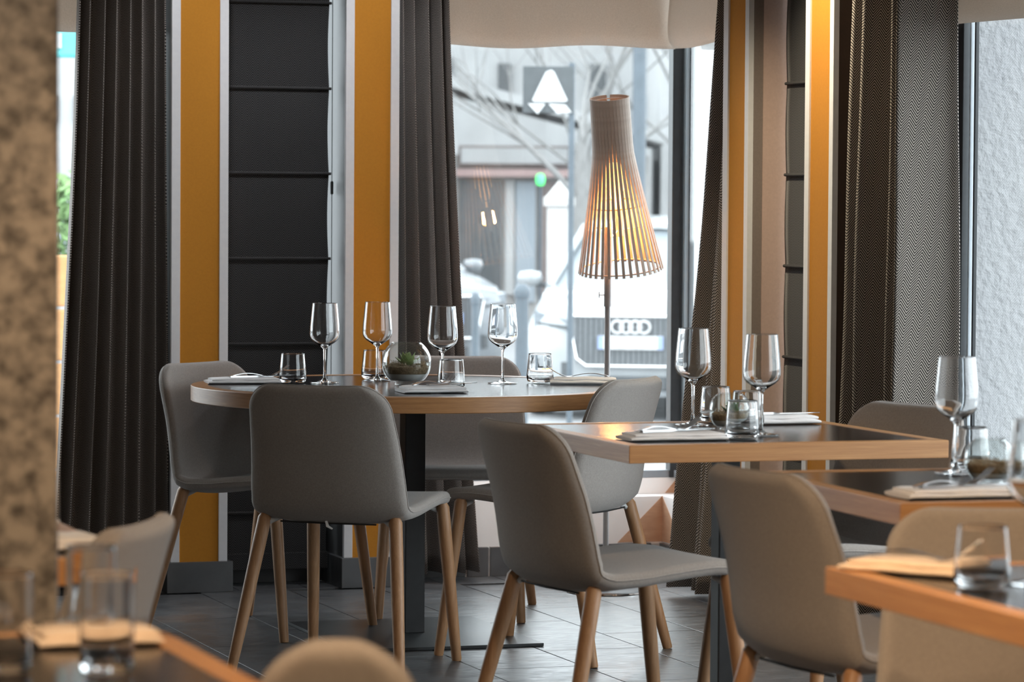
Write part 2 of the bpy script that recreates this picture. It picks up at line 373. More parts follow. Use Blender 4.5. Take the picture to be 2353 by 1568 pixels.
# ================================================================== THE SETTING
# ---- floor: grout bed and slate tiles 30 x 67 cm in running bond
floor = struct('floor', me=BOX((-2.6, -2.4, -0.06), (4.55, 11.62, -0.006)).mesh('floor', 'grout'), label='dark slate tiled restaurant floor with thin grout joints')
TL, TW, G = 0.67, 0.2995, 0.0035
tile_me = BOX((G / 2, G / 2, -0.012), (TW - G / 2, TL - G / 2, 0.0)).mesh('tile', 'slate', bevel=0.0012)
def cut_tile(w, l): return BOX((G / 2, G / 2, -0.012), (w - G / 2, l - G / 2, 0.0)).mesh('tile', 'slate', bevel=0.0012)
x0 = 2.379 - 7 * 0.2995
for i in range(14):
    xx = x0 + i * 0.2995
    w = min(TW, 4.44 - xx)
    if w < 0.05: continue
    off = (10.535 if i % 2 == 1 else 10.87)
    k = -11
    while True:
        y0 = off + k * TL; k += 1
        y1 = min(y0 + TL, 11.27)
        if y0 > 11.2: break
        if y0 < 3.6: continue
        full = (y1 - y0 > TL - 1e-4 and w > TW - 1e-4)
        t = link('tile', tile_me if full else cut_tile(w, y1 - y0), floor)
        t.location = (xx, y0, 0)
for i in range(9):   # border row along the window ledge
    xx = 2.35 + i * 0.235
    t = link('tile', cut_tile(0.235, 0.21), floor); t.location = (xx, 11.27, 0)
floor_far = MB().box((-2.55, -2.35, -0.012), (x0, 11.25, -0.0005)); floor_far.box((x0, -2.35, -0.012), (4.4, 3.2, -0.0005))
link('tile_field', floor_far.mesh('tile_field', 'slate'), floor)['kind'] = 'stuff'

# ---- ceiling and the walls outside the frame
struct('ceiling', me=BOX((-2.6, -2.4, 2.6), (4.7, 11.7, 2.7)).mesh('ceiling', 'ceiling_paint'), label='plain painted ceiling above the dining room')
struct('wall_left', me=BOX((-2.7, -2.4, 0), (-2.6, 11.7, 2.6)).mesh('wall', 'plaster'), label='plain plaster side wall outside the view')
struct('wall_front', me=BOX((-2.7, -2.5, 0), (4.5, -2.4, 2.6)).mesh('wall', 'plaster'), label='plain plaster wall behind the viewer')

# ---- back wall: piers with ochre panels between white trims
wall_back = struct('wall_back', (0, 11.25, 0), label='window wall with ochre panelled piers and white vertical trims')
def pier_back(xa, xb, t=0.029, reveal='grey_reveal'):
    MBx = BOX((xa + 0.004, 0.012, 0), (xb - 0.004, 0.30, 2.6)); MBx.build('pier', reveal, wall_back)
    BOX((xa + t, 0.004, 0.10), (xb - t, 0.02, 2.6)).build('ochre_panel', 'yellow', wall_back)
    for a in (xa, xb - t):
        BOX((a, -0.002, 0.10), (a + t, 0.016, 2.6)).build('white_trim', 'white_paint', wall_back, bevel=0.001)
pier_back(2.584, 2.773); pier_back(3.169, 3.352)
BOX((-2.6, 0.0, 0), (0.60, 0.3, 2.6)).build('pier', 'plaster', wall_back)
BOX((-2.6, 0.05, 2.25), (4.6, 0.36, 2.6)).build('lintel', 'plaster', wall_back)
# ---- right wall
wall_right = struct('wall_right', (4.13, 0, 0), label='side window wall with ochre panelled piers and white trims')
def pier_right(ya, yb, t1, t2):
    # ya far edge, yb near edge
    BOX((0.012, yb + 0.006, 0), (0.30, ya - 0.004, 2.6)).build('pier', 'brown_reveal', wall_right)
    BOX((0.004, yb + t2, 0.10), (0.02, ya - t1, 2.6)).build('ochre_panel', 'yellow', wall_right)
    BOX((-0.002, ya - t1, 0.10), (0.016, ya, 2.6)).build('white_trim', 'white_paint', wall_right, bevel=0.001)
    BOX((-0.002, yb, 0.10), (0.016, yb + t2, 2.6)).build('white_trim', 'white_paint', wall_right, bevel=0.001)
    return
pier_right(10.314, 10.105, 0.040, 0.030); pier_right(9.664, 9.457, 0.032, 0.028)
# near side of the far pier: taupe edge, lining coloured as warmly lit
BOX((0.016, 10.100, 0.0), (0.045, 10.109, 2.6)).build('reveal_edge', 'taupe_edge', wall_right)
BOX((0.045, 10.097, 0.0), (0.14, 10.109, 2.6)).build('reveal_lining', 'warm_lit_reveal', wall_right)
BOX((0.0, 4.6, 0), (0.3, 5.1, 2.6)).build('pier', 'plaster', wall_right)
BOX((0.0, -2.4, 0), (0.3, 4.6, 2.6)).build('pier', 'plaster', wall_right)
BOX((0.05, -2.4, 2.25), (0.36, 11.6, 2.6)).build('lintel', 'plaster', wall_right)

# ---- tiled baseboards
base_back = struct('baseboard_back', (0, 11.25, 0), label='dark slate tile skirting along the window wall')
def bt(parent, a, b, mat='slate'): BOX(a, b).build('tile', mat, parent, bevel=0.0015)
bt(base_back, (2.569, -0.016, 0), (2.789, 0.30, 0.10)); bt(base_back, (3.158, -0.016, 0), (3.368, 0.30, 0.10))
xs = 3.372
for i, wd in enumerate((0.29, 0.075, 0.29, 0.29)):
    bt(base_back, (xs, 0.218, 0), (min(xs + wd, 4.375), 0.236, 0.10)); xs += wd + 0.007
BOX((3.372, 0.222, 0), (4.375, 0.236, 0.098)).build('grout_bed', 'light_grout', base_back)
xs = 0.62
for i in range(7): bt(base_back, (xs, 0.218, 0), (min(xs + 0.275, 2.56), 0.236, 0.10)); xs += 0.279
base_right = struct('baseboard_right', (4.13, 0, 0), label='dark slate tile skirting along the side window wall')
bt(base_right, (-0.016, 10.095, 0), (0.30, 10.325, 0.10)); bt(base_right, (-0.016, 9.447, 0), (0.30, 9.675, 0.10))
ys = 10.335
for i in range(4): bt(base_right, (0.238, ys, 0), (0.254, min(ys + 0.29, 11.47), 0.10)); ys += 0.294
ys = 5.11
for i in range(15): bt(base_right, (0.238, ys, 0), (0.254, min(ys + 0.29, 9.44), 0.10)); ys += 0.294

# ---- stepped window ledge with veneer triangles in the corner
trim1 = struct('trim_1', (4.385, 11.488, 0), label='stepped white window ledge with tan triangular corner facets')
def ledge(parent):
    BOX((-1.01, 0.0, 0.0), (0.10, 0.15, 0.262)).build('lower_step', 'ledge_white', parent, bevel=0.002)
    BOX((0.0, -1.16, 0.0), (0.15, 0.0, 0.262)).build('lower_step', 'ledge_white', parent, bevel=0.002)
    BOX((-1.01, 0.092, 0.262), (0.2, 0.15, 0.318)).build('upper_step', 'ledge_white', parent, bevel=0.002)
    BOX((0.092, -1.16, 0.262), (0.15, 0.092, 0.318)).build('upper_step', 'ledge_white', parent, bevel=0.002)
    e = 0.0012
    def tri_panel(pts, n):
        m = MB(); nv = Vector(n)
        a = [Vector(p) for p in pts]; b = [p + nv * 0.004 for p in a]
        m.add(a + b, [(0, 1, 2), (5, 4, 3), (0, 3, 4, 1), (1, 4, 5, 2), (2, 5, 3, 0)]); m.build('veneer_triangle', 'tan_veneer', parent)
    tri_panel([(0, -e, 0.262), (0, -e, 0.103), (-0.165, -e, 0.103)], (0, 1, 0))
    tri_panel([(-e, 0, 0.262), (-e, -0.20, 0.103), (-e, 0, 0.103)], (1, 0, 0))
    tri_panel([(0.092, 0.092 - e, 0.318), (0.092, 0.092 - e, 0.264), (0.045, 0.092 - e, 0.264)], (0, 1, 0))
    tri_panel([(0.092 - e, 0.092, 0.318), (0.092 - e, 0.03, 0.264), (0.092 - e, 0.092, 0.264)], (1, 0, 0))
ledge(trim1)
trim5 = struct('trim_5', (0, 0, 0), label='dark low wall under the two narrow windows behind the blinds')
BOX((2.765, 11.49, 0), (3.175, 11.64, 0.322)).build('lower_wall', 'grey_reveal', trim5); BOX((4.385, 9.66, 0), (4.535, 10.11, 0.322)).build('lower_wall', 'grey_reveal', trim5)
trim2 = struct('trim_2', (0, 11.488, 0), label='stepped white window ledge behind the left curtain')
BOX((0.6, 0, 0), (2.58, 0.15, 0.262)).build('lower_step', 'ledge_white', trim2, bevel=0.002)
BOX((0.6, 0.092, 0.262), (2.58, 0.15, 0.318)).build('upper_step', 'ledge_white', trim2, bevel=0.002)
trim3 = struct('trim_3', (4.385, 0, 0), label='white window ledge under the near side window')
BOX((0, 5.1, 0), (0.15, 9.457, 0.262)).build('lower_step', 'ledge_white', trim3, bevel=0.002)
BOX((0.092, 5.1, 0.262), (0.15, 9.457, 0.318)).build('upper_step', 'ledge_white', trim3, bevel=0.002)

# ---- windows
def window_y(name, xa, xb, y, label, mull=()):
    w = struct(name, (0, y, 0), label=label)
    z0, z1 = 0.318, 2.25
    BOX((xa, -0.012, z0 + 0.03), (xb, 0.0, z1)).build('pane', 'pane', w) if False else None
    m = MB(); m.box((xa, 0.0, z0 + 0.02), (xb, 0.004, z1)); m.build('pane', 'pane', w)
    BOX((xa, -0.02, z0), (xb, 0.03, z0 + 0.026)).build('frame_rail', 'frame_grey', w, bevel=0.002)
    BOX((xa, -0.02, z1 - 0.03), (xb, 0.03, z1)).build('frame_rail', 'frame_metal', w)
    for a, b in mull: BOX((a, -0.02, z0), (b, 0.03, z1)).build('frame_post', 'frame_metal', w, bevel=0.002)
    return w
def window_x(name, ya, yb, x, label, posts=()):
    w = struct(name, (x, 0, 0), label=label)
    z0, z1 = 0.318, 2.25
    BOX((0.0, ya, z0 + 0.02), (0.004, yb, z1)).build('pane', 'pane', w)
    BOX((-0.02, ya, z0), (0.03, yb, z0 + 0.026)).build('frame_rail', 'frame_grey', w, bevel=0.002)
    BOX((-0.02, ya, z1 - 0.03), (0.03, yb, z1)).build('frame_rail', 'frame_metal', w)
    for a, b, mm, hx in posts: BOX((-hx, a, z0), (hx, b, z1)).build('frame_post', mm, w, bevel=0.002)
    return w
window_y('window_1', 0.60, 2.584, 11.60, 'tall street window beside the left herringbone curtain', ((0.6, 0.65),))
window_y('window_2', 2.773, 3.169, 11.60, 'narrow window behind the left dark roman blind')
w3 = window_y('window_3', 3.352, 4.455, 11.60, 'large street window behind the floor lamp')
w4 = window_x('window_4', 10.314, 11.575, 4.478, 'side street window right of the dark corner post')
BOX((-0.026, -0.030, 0.318), (0.018, 0.016, 2.25)).build('corner_post', 'frame_metal', w4, bevel=0.003).location = (-0.008, 11.600, 0)
BOX((-0.006, -0.020, 0.318), (0.016, 0.0, 2.25)).build('glazing_bead', 'frame_light', w4).location = (0.012, 11.566, 0)
BOX((-0.004, -0.008, 0.318), (0.014, 0.0, 2.25)).build('gasket', 'frame_metal', w4).location = (0.02, 11.540, 0)
window_x('window_5', 9.664, 10.105, 4.478, 'narrow side window behind the right roman blind')
window_x('window_6', 5.1, 9.457, 4.478, 'wide side window beside the right herringbone curtain', ((9.30, 9.40, 'frame_metal', 0.012), (9.262, 9.270, 'frame_light', 0.006), (9.232, 9.240, 'frame_metal', 0.006), (7.2, 7.26, 'frame_metal', 0.03)))

# ================================================================== CURTAINS, BLINDS, SHADES
def curtain(name, label, axis, a_top, b_top, a_bot, b_bot, off, n, amp_t, amp_b, z0=0.03, z1=2.30, seed=0, sgn=1, ph0=0.0):
    rnd = random.Random(seed)
    NU, NV = n * 14 + 1, 40
    ph = [rnd.uniform(-0.5, 0.5) for _ in range(n + 2)]
    wd = [rnd.uniform(0.75, 1.25) for _ in range(n)]; tot = sum(wd)
    cum = [0]
    for w in wd: cum.append(cum[-1] + w / tot)
    am = [rnd.uniform(0.7, 1.2) for _ in range(n)]
    V = []; UV = []
    for j in range(NV + 1):
        q = j / NV; z = z0 + (z1 - z0) * q
        s = 1 - q
        e = s ** 1.5
        a = a_top + (a_bot - a_top) * e; b = b_top + (b_bot - b_top) * e
        amp = amp_t + (amp_b - amp_t) * s
        u = 0; prev = None
        for i in range(NU):
            t = i / (NU - 1); k = min(int(i / 14), n - 1); ft = i / 14 - k
            tt = cum[k] + (cum[k + 1] - cum[k]) * ft
            d = amp * (am[k] if ph0 == 0 else 1.0) * 0.5 * (1 - math.cos(2 * PI * (ft + ph0))) + 0.006 * math.sin(5 * z + k * 1.7) * s
            sh = 0.30 * (cum[k + 1] - cum[k]) * math.sin(2 * PI * (ft + ph0))        # rounded, slightly overhanging folds
            along = a + (b - a) * (tt + sh * 0.5)
            p = (along, off - sgn * d, z) if axis == 'x' else (off - sgn * d, along, z)
            if prev: u += (Vector(p) - Vector(prev)).length
            prev = p; V.append(p); UV.append((u, z))
    me = bpy.data.meshes.new(name)
    F = [(j * NU + i, j * NU + i + 1, (j + 1) * NU + i + 1, (j + 1) * NU + i) for j in range(NV) for i in range(NU - 1)]
    me.from_pydata(V, [], F)
    l = me.uv_layers.new(name='UVMap')
    for lp in me.loops: l.data[lp.index].uv = UV[lp.vertex_index]
    me.shade_smooth(); me.materials.append(MATS['herringbone'])
    o = link(name, me); tag(o, label, 'curtain', 'herringbone curtains')
    md = o.modifiers.new('thickness', 'SOLIDIFY'); md.thickness = 0.004; md.offset = 0
    return o
curtain('curtain', 'charcoal herringbone curtain at far left beside the granite column', 'x', 2.305, 2.578, 2.205, 2.590, 11.43, 7, 0.10, 0.13, seed=3, ph0=0.5)
curtain('curtain', 'charcoal herringbone curtain left of the lamp window, flaring at its hem', 'x', 3.365, 3.560, 3.385, 3.690, 11.43, 5, 0.12, 0.14, seed=5)
curtain('curtain', 'narrow herringbone curtain right of the dark corner window post', 'y', 10.33, 10.43, 10.335, 10.80, 4.27, 4, 0.09, 0.14, seed=8)
curtain('curtain', 'broad herringbone curtain at right, brightly lit along its window edge', 'y', 9.42, 9.06, 9.47, 8.98, 4.33, 4, 0.17, 0.21, seed=12)

def blind(name, label, axis, a, b, off, z0, ribs, side):
    t = thing(name, label, 'blind', (a if axis == 'x' else off, off if axis == 'x' else a, z0), 0, 'tweed roman blinds')
    w = abs(b - a); sg = 1 if b > a else -1
    NU, NV = 12, 140
    V = []; UV = []; zt = 2.28
    for j in range(NV + 1):
        z = z0 + (zt - z0) * j / NV
        # cloth belly between ribs
        ph = 0
        rs = sorted(ribs)
        for r0, r1 in zip([z0] + rs, rs + [zt]):
            if r0 <= z <= r1 + 1e-6: ph = math.sin(PI * (z - r0) / max(r1 - r0, 1e-3))
        for i in range(NU + 1):
            u = w * i / NU
            e = -0.006 * ph * (u / w) ** 3 if True else 0
            d = 0.004 * ph
            p = (sg * (u + e), -d, z - z0) if axis == 'x' else (-d, sg * (u + e), z - z0)
            V.append(p); UV.append((u, z))
    me = bpy.data.meshes.new('blind_cloth')
    me.from_pydata(V, [], [(j * (NU + 1) + i, j * (NU + 1) + i + 1, (j + 1) * (NU + 1) + i + 1, (j + 1) * (NU + 1) + i) for j in range(NV) for i in range(NU)])
    l = me.uv_layers.new(name='UVMap')
    for lp in me.loops: l.data[lp.index].uv = UV[lp.vertex_index]
    me.shade_smooth(); me.materials.append(MATS['blind_tweed'])
    o = link('blind_cloth', me, t); md = o.modifiers.new('thickness', 'SOLIDIFY'); md.thickness = 0.004; md.offset = 0
    for r in ribs:
        ends = (-0.0, sg * (w + 0.006))
        pts = [((e, -0.006, r - z0) if axis == 'x' else (-0.006, e, r - z0)) for e in (ends[0], ends[0] + (ends[1] - ends[0]) * 0.5, ends[1])]
        m = MB().tube(pts, 0.0048, 8)
        m.build('rib', 'blind_tweed', t, smooth=1.0, uvf=lambda c: (c.x + c.y, c.z * 3))
    hem = 0.055
    c0 = (0, -0.007, 0.0); c1 = (sg * w, 0.0035, hem)
    if axis == 'x': m = BOX((min(0, sg * w), -0.007, 0.0), (max(0, sg * w), 0.004, hem))
    else: m = BOX((-0.007, min(0, sg * w), 0.0), (0.004, max(0, sg * w), hem))
    m.build('hem', 'blind_tweed', t, bevel=0.002, uvf=lambda c: (c.x + c.y, c.z))
    return t
ribsz = (0.245, 0.525, 0.805, 1.088, 1.37, 1.652, 1.935)
b1 = blind('roman_blind', 'long dark tweed roman blind between the two left ochre piers', 'x', 2.776, 3.146, 11.375, 0.055, ribsz, 1)
cd = thing('blind_cord', 'thin pull cord with dark toggle beside the left roman blind', 'cord', (3.160, 11.385, 0.60))
MB().tube([(0, 0, z) for z in (0.0, 0.6, 1.65)], 0.0014, 6).build('cord', 'cord', cd)
MB().lathe([(0, 0.70), (0.005, 0.703), (0.0055, 0.74), (0.004, 0.745), (0, 0.746)], 12).build('toggle', 'rubber', cd, smooth=1)
MB().lathe([(0, 0.005), (0.006, 0.005), (0.006, 0.03), (0, 0.03)], 12).build('cord_weight', 'rubber', cd)
b2 = blind('roman_blind', 'dark brown roman blind seen obliquely left of the bright ochre pier', 'y', 10.085, 9.672, 4.250, 0.055, (0.25, 0.52, 0.81, 1.09, 1.37, 1.65, 1.93), -1)

def shade(name, label, axis, a, b, off, z0=1.815, bulge=0.055, seed=1, z1=2.28):
    rnd = random.Random(seed)
    prof = []
    for k in range(17):
        q = k / 16
        z = z0 + 0.012 + (z1 - z0) * q ** 1.4
        d = bulge * math.sin(PI * min(1, (q + 0.06)) ** 0.55) ** 0.8 if q < 1 else 0
        prof.append((d, z))
    prof = [(0.0, z0 + 0.03), (0.012, z0 + 0.006), (0.028, z0)] + [(d, z) for d, z in prof if d > 0.02] + [(0.01, z1)]
    N = 28; V = []; nP = len(prof)
    for i in range(N + 1):
        t = i / N; al = a + (b - a) * t
        sag = 0.010 * math.sin(t * 9 + seed) * math.sin(PI * t)
        pin = 1 - 0.25 * abs(2 * t - 1) ** 6
        for d, z in prof:
            dd = d * pin; zz = z + sag * (1 - (z - z0) / (z1 - z0))
            V.append((al, off - dd, zz) if axis == 'x' else (off - dd, al, zz))
    me = bpy.data.meshes.new(name)
    me.from_pydata(V, [], [(i * nP + k, i * nP + k + 1, (i + 1) * nP + k + 1, (i + 1) * nP + k) for i in range(N) for k in range(nP - 1)])
    me.shade_smooth(); me.materials.append(MATS['shade_cloth'])
    o = link(name, me); tag(o, label, 'shade', 'beige window shades')
    md = o.modifiers.new('thickness', 'SOLIDIFY'); md.thickness = 0.003; md.offset = 0
    return o
shade('window_shade', 'beige gathered shade across the top of the far left window', 'x', 0.65, 2.57, 11.54, 1.83, seed=2)
shade('window_shade', 'wide beige shade above the white floor lamp window', 'x', 3.36, 4.43, 11.54, 1.815, seed=1)
shade('window_shade', 'beige shade right of the corner crease above the dark post', 'y', 11.48, 10.32, 4.43, 1.815, seed=4)
shade('window_shade', 'beige billowing shade at the top right above the stucco view', 'y', 9.40, 5.2, 4.43, 1.80, bulge=0.07, seed=3)

# ================================================================== GRANITE COLUMN
colm = struct('trim_4', (0.757, 4.872, 0), label='square speckled brown granite column in the left foreground')
BOX((-0.17, -0.17, 0), (0.17, 0.17, 2.6)).build('column_shaft', 'granite', colm, bevel=0.008)
BOX((-0.185, -0.185, 0), (0.185, 0.185, 0.10)).build('column_base', 'slate', colm, bevel=0.003)

# ================================================================== CHAIRS
def catmull(P, step):
    P = [Vector(p) for p in P]; out = []
    for i in range(len(P) - 1):
        p0 = P[max(i - 1, 0)]; p1 = P[i]; p2 = P[i + 1]; p3 = P[min(i + 2, len(P) - 1)]
        for k in range(12):
            t = k / 12
            out.append(0.5 * ((2 * p1) + (p2 - p0) * t + (2 * p0 - 5 * p1 + 4 * p2 - p3) * t * t + (3 * p1 - p0 - 3 * p2 + p3) * t ** 3))
    out.append(P[-1]); return out
def lerp_table(T, a):
    for (a0, v0), (a1, v1) in zip(T, T[1:]):
        if a <= a1: return v0 + (v1 - v0) * max(0, (a - a0)) / (a1 - a0)
    return T[-1][1]
def make_chair(ws=1.0, rT=0.078):
    t = thing('dining_chair', 'chair', 'chair', group='taupe upholstered dining chairs')
    prof = catmull([(0.232, 0.438), (0.215, 0.452), (0.14, 0.456), (0.04, 0.446), (-0.06, 0.432), (-0.13, 0.424), (-0.180, 0.435), (-0.205, 0.475), (-0.222, 0.56), (-0.243, 0.65), (-0.263, 0.73), (-0.279, 0.788)], 0.01)
    arc = [0]
    for a, b in zip(prof, prof[1:]): arc.append(arc[-1] + (b - a).length)
    L = arc[-1]
    def at(a):
        for i in range(len(arc) - 1):
            if a <= arc[i + 1] or i == len(arc) - 2:
                q = (a - arc[i]) / (arc[i + 1] - arc[i]); p = prof[i].lerp(prof[i + 1], q)
                d = (prof[min(i + 2, len(prof) - 1)] - prof[max(i - 1, 0)]).normalized()
                return p, Vector((-d.y, d.x)) * -1
    rows = [0, .0015, .004, .008, .014, .022, .034, .05]
    a = 0.075
    while a < L - 0.11: rows.append(a); a += 0.024
    rows += [L - x for x in (.10, .085, .07, .055, .042, .030, .020, .012, .0065, .003, .001, 0)]
    Wt = [(0, .205), (.06, .216), (.2, .224), (.36, .228), (.42, .229), (.5, .226), (.62, .216), (.75, .204), (L, .198)]
    cup = [(0, .004), (.1, .008), (.28, .012), (.37, .020), (.46, .036), (.62, .042), (L, .032)]
    rF, T, rt = 0.05 * ws, 0.036, 0.018
    fr = [0, .2, .4, .58, .72, .83, .9, .945, .972, .99, 1.0]
    cols = [-x for x in reversed(fr[1:])] + fr
    top, bot, rim_l, rim_r = [], [], [], []
    bend = None
    for ri, a in enumerate(rows):
        p, n = at(a)
        if n.y < 0 and p.y < 0.47 and p.x > -0.1: n = -n
        w = lerp_table(Wt, a) * ws
        if a < rF: w = w - rF + math.sqrt(max(0, rF * rF - (rF - a) ** 2))
        if L - a < rT: w = w - rT + math.sqrt(max(0, rT * rT - (rT - (L - a)) ** 2))
        c = lerp_table(cup, a)
        rt_, rb_ = [], []
        for f in cols:
            x = w * f
            m = min((w - abs(x)) / rt, a / rt, (L - a) / rt, 1.0); e = math.sqrt(max(0, 1 - (1 - m) ** 2))
            o = c * (abs(x) / 0.22) ** 2.6
            q = Vector((x, p.x + n.x * o, p.y + n.y * o))
            nn = Vector((0, n.x, n.y))
            rt_.append(q + nn * T / 2 * e); rb_.append(q - nn * T / 2 * e)
        top.append(rt_); bot.append(rb_)
        if bend is None and p.x < -0.165 and a > 0.2: bend = ri
    NC = len(cols)
    def part(name, i0, i1):
        m = MB()
        for g, fl in ((top, False), (bot, True)):
            o = m.add([v for r in g[i0:i1 + 1] for v in r], [])
            for i in range(i1 - i0):
                for j in range(NC - 1):
                    q = (o + i * NC + j, o + i * NC + j + 1, o + (i + 1) * NC + j + 1, o + (i + 1) * NC + j)
                    m.f.append(q)
        return m.build(name, 'fabric', t, smooth=3.1, weld=True)
    part('seat', 0, bend); part('backrest', bend, len(rows) - 1)
    # piping round the rim of the shell
    rim = [top[i][-1] for i in range(len(rows))] + [top[-1][j] for j in range(NC - 2, 0, -1)] + [top[i][0] for i in range(len(rows) - 1, -1, -1)] + [top[0][j] for j in range(1, NC - 1)]
    cl = [rim[0]]
    for p in rim[1:]:
        if (p - cl[-1]).length > 0.004: cl.append(p)
    MB().tube(cl, 0.0019, 6, closed=True).build('piping', 'piping', t, smooth=3.1)
    for sx in (-1, 1):
        for (tx, ty, fx, fy, tz) in ((0.194, 0.180, 0.218, 0.238, 0.447), (0.190, -0.158, 0.247, -0.262, 0.432)):
            a = Vector((sx * tx * ws, ty, tz)); b = Vector((sx * fx * ws, fy, 0.0))
            pts = [a.lerp(b, q) for q in (0, .03, .2, .5, .8, .99, 1)]
            MB().tube(pts, [.012, .0185, .0185, .0175, .0155, .0138, .0125], 16).build('leg', 'leg_wood', t, smooth=0.9)
            c = a.lerp(b, 0.03)
            MB().tube([a + Vector((-sx * 0.010, 0, -.022)), a + Vector((-sx * 0.038, -0.016 * (1 if ty > 0 else -1), -.012))], [.009, .005], 8).build('leg_bracket', 'plastic_white', t, smooth=1)
    # zip under the rear edge of the cover
    zp = [Vector((x * ws, -0.182 + 0.004 * abs(x) * 20, 0.412)) for x in (-0.14, -0.07, 0, 0.07, 0.14)]
    MB().tube(zp, 0.0025, 6).build('zip', 'cord', t)
    return t
chair = make_chair()
def put_chair(x, y, th, label, first=False, src=None):
    c = src or (chair if first else copy_tree(chair))
    c.location = (x, y, 0); c.rotation_euler = (0, 0, -(rad(th) + YAW)); c['label'] = label
    return c
c1 = put_chair(2.657, 9.344, 20, 'taupe dining chair with its back to us in front of the round table', True)
c2 = put_chair(2.641, 10.23, 124, 'taupe dining chair at the left end of the round table, by the tweed blind')
c3 = put_chair(3.30, 10.47, 180.9, 'taupe dining chair behind the round table, facing us before the lamp window')
c4 = put_chair(3.282, 9.50, -63, 'taupe dining chair at the right side of the round table, below the lamp')
c5 = put_chair(2.785, 7.59, 63, 'taupe dining chair pulled to the left of the square table with two wine glasses')
c6 = put_chair(2.785, 6.155, 65, 'taupe dining chair left of the second square table, seen from behind')
c7 = put_chair(3.46, 7.912, -125, 'dark shaded dining chair at right in front of the broad herringbone curtain')
c8 = put_chair(2.52, 4.97, 180, 'blurred dining chair at lower right behind the nearest orange edged table')
cE = put_chair(0.950, 5.49, -80, 'blurred mauve brown dining chair at lower left beside the granite column')
cG = put_chair(1.17, 4.135, 0, 'blurred tan narrow rounded chair back rising at the bottom edge of the picture', src=make_chair(0.45, 0.086))
cH = put_chair(0.95, 6.55, 190, 'blurred dining chair just behind the granite column at the far left table')
# loose zipper tab hanging under the front chair
zt = MB().tube([(0.0, -0.185, 0.418), (0.006, -0.19, 0.405), (0.02, -0.19, 0.398)], [.004, .005, .003], 6, flat=0.4).build('zip_pull', 'plastic_white', c1)

# ================================================================== TABLES
def round_table(x, y):
    t = thing('round_table', 'round pedestal dining table with dark top and thick oak rim', 'table', (x, y, 0), 0)
    R, H, T, RW = 0.653, 0.74, 0.045, 0.05
    seg = 128
    m = MB().lathe([(R - RW, H - T), (R - 0.002, H - T), (R, H - T + .002), (R, H - .002), (R - .002, H), (R - RW, H), (R - RW, H - T)], seg)
    m.build('oak_rim', 'oak_rim', t, smooth=0.7, uvf=lambda c: (math.atan2(c.y, c.x) * R, c.z))
    MB().lathe([(0, H - .03), (R - RW - .001, H - .03), (R - RW - .001, H - .0012), (0, H - .0012)], seg).build('inlay_top', 'inlay', t)
    BOX((-.031, -.031, .008), (.031, .031, H - .03)).build('pedestal', 'black_metal', t, bevel=0.003)
    BOX((-.16, -.16, H - .045), (.16, .16, H - .028)).build('top_plate', 'black_metal', t)
    BOX((-.29, -.36, 0.001), (.29, .33, .010)).build('base_plate', 'base_metal', t, bevel=0.001)
    return t
round_table(3.022, 9.985)
def square_table(label, x0_, y0_, w, d, rz=0.0, px_=None):
    t = thing('square_table', label, 'table', (x0_, y0_, 0), rz, 'square oak edged tables')
    H, T, B = 0.74, 0.041, 0.036
    def plank(l, loc, r):
        m = MB()  # mitred frame piece along x
        o = m.add([(0, 0, H - T), (l, 0, H - T), (l - B, B, H - T), (B, B, H - T), (0, 0, H), (l, 0, H), (l - B, B, H), (B, B, H)],
                  [(0, 3, 2, 1), (4, 5, 6, 7), (0, 1, 5, 4), (1, 2, 6, 5), (2, 3, 7, 6), (3, 0, 4, 7)])
        p = m.build('oak_edge', 'oak', t, bevel=0.0015); p.location = loc; p.rotation_euler = (0, 0, r)
    plank(w, (0, 0, 0), 0); plank(d, (w, 0, 0), PI / 2); plank(w, (w, d, 0), PI); plank(d, (0, d, 0), -PI / 2)
    BOX((B + .0005, B + .0005, H - .03), (w - B - .0005, d - B - .0005, H - .0012)).build('inlay_top', 'inlay', t)
    cx_, cy_ = px_ or (w / 2, d / 2)
    BOX((cx_ - .027, cy_ - .027, .008), (cx_ + .027, cy_ + .027, H - .03)).build('pedestal', 'black_metal', t, bevel=0.003)
    BOX((cx_ - .16, cy_ - .16, H - .045), (cx_ + .16, cy_ + .16, H - .028)).build('top_plate', 'black_metal', t)
    BOX((cx_ - .21, cy_ - .21, 0.001), (cx_ + .21, cy_ + .21, .009)).build('base_plate', 'base_metal', t, bevel=0.001)
    return t
square_table('square oak edged table in the middle, set with two tall wine glasses', 2.756, 7.430, 0.787, 0.795)
square_table('square oak edged table at right, one row nearer than the middle one', 2.712, 5.888, 0.787, 0.785, rad(-2.0))
square_table('blurred square table at lower right with bright orange oak edge', 2.131, 4.107, 0.787, 0.787, rad(0))
square_table('blurred square table at the lower left corner with cream napkin', 0.212, 3.585, 0.787, 0.787, rad(0))
square_table('blurred square table at left partly hidden by the granite column', 0.378, 5.30, 0.787, 0.787, 0)

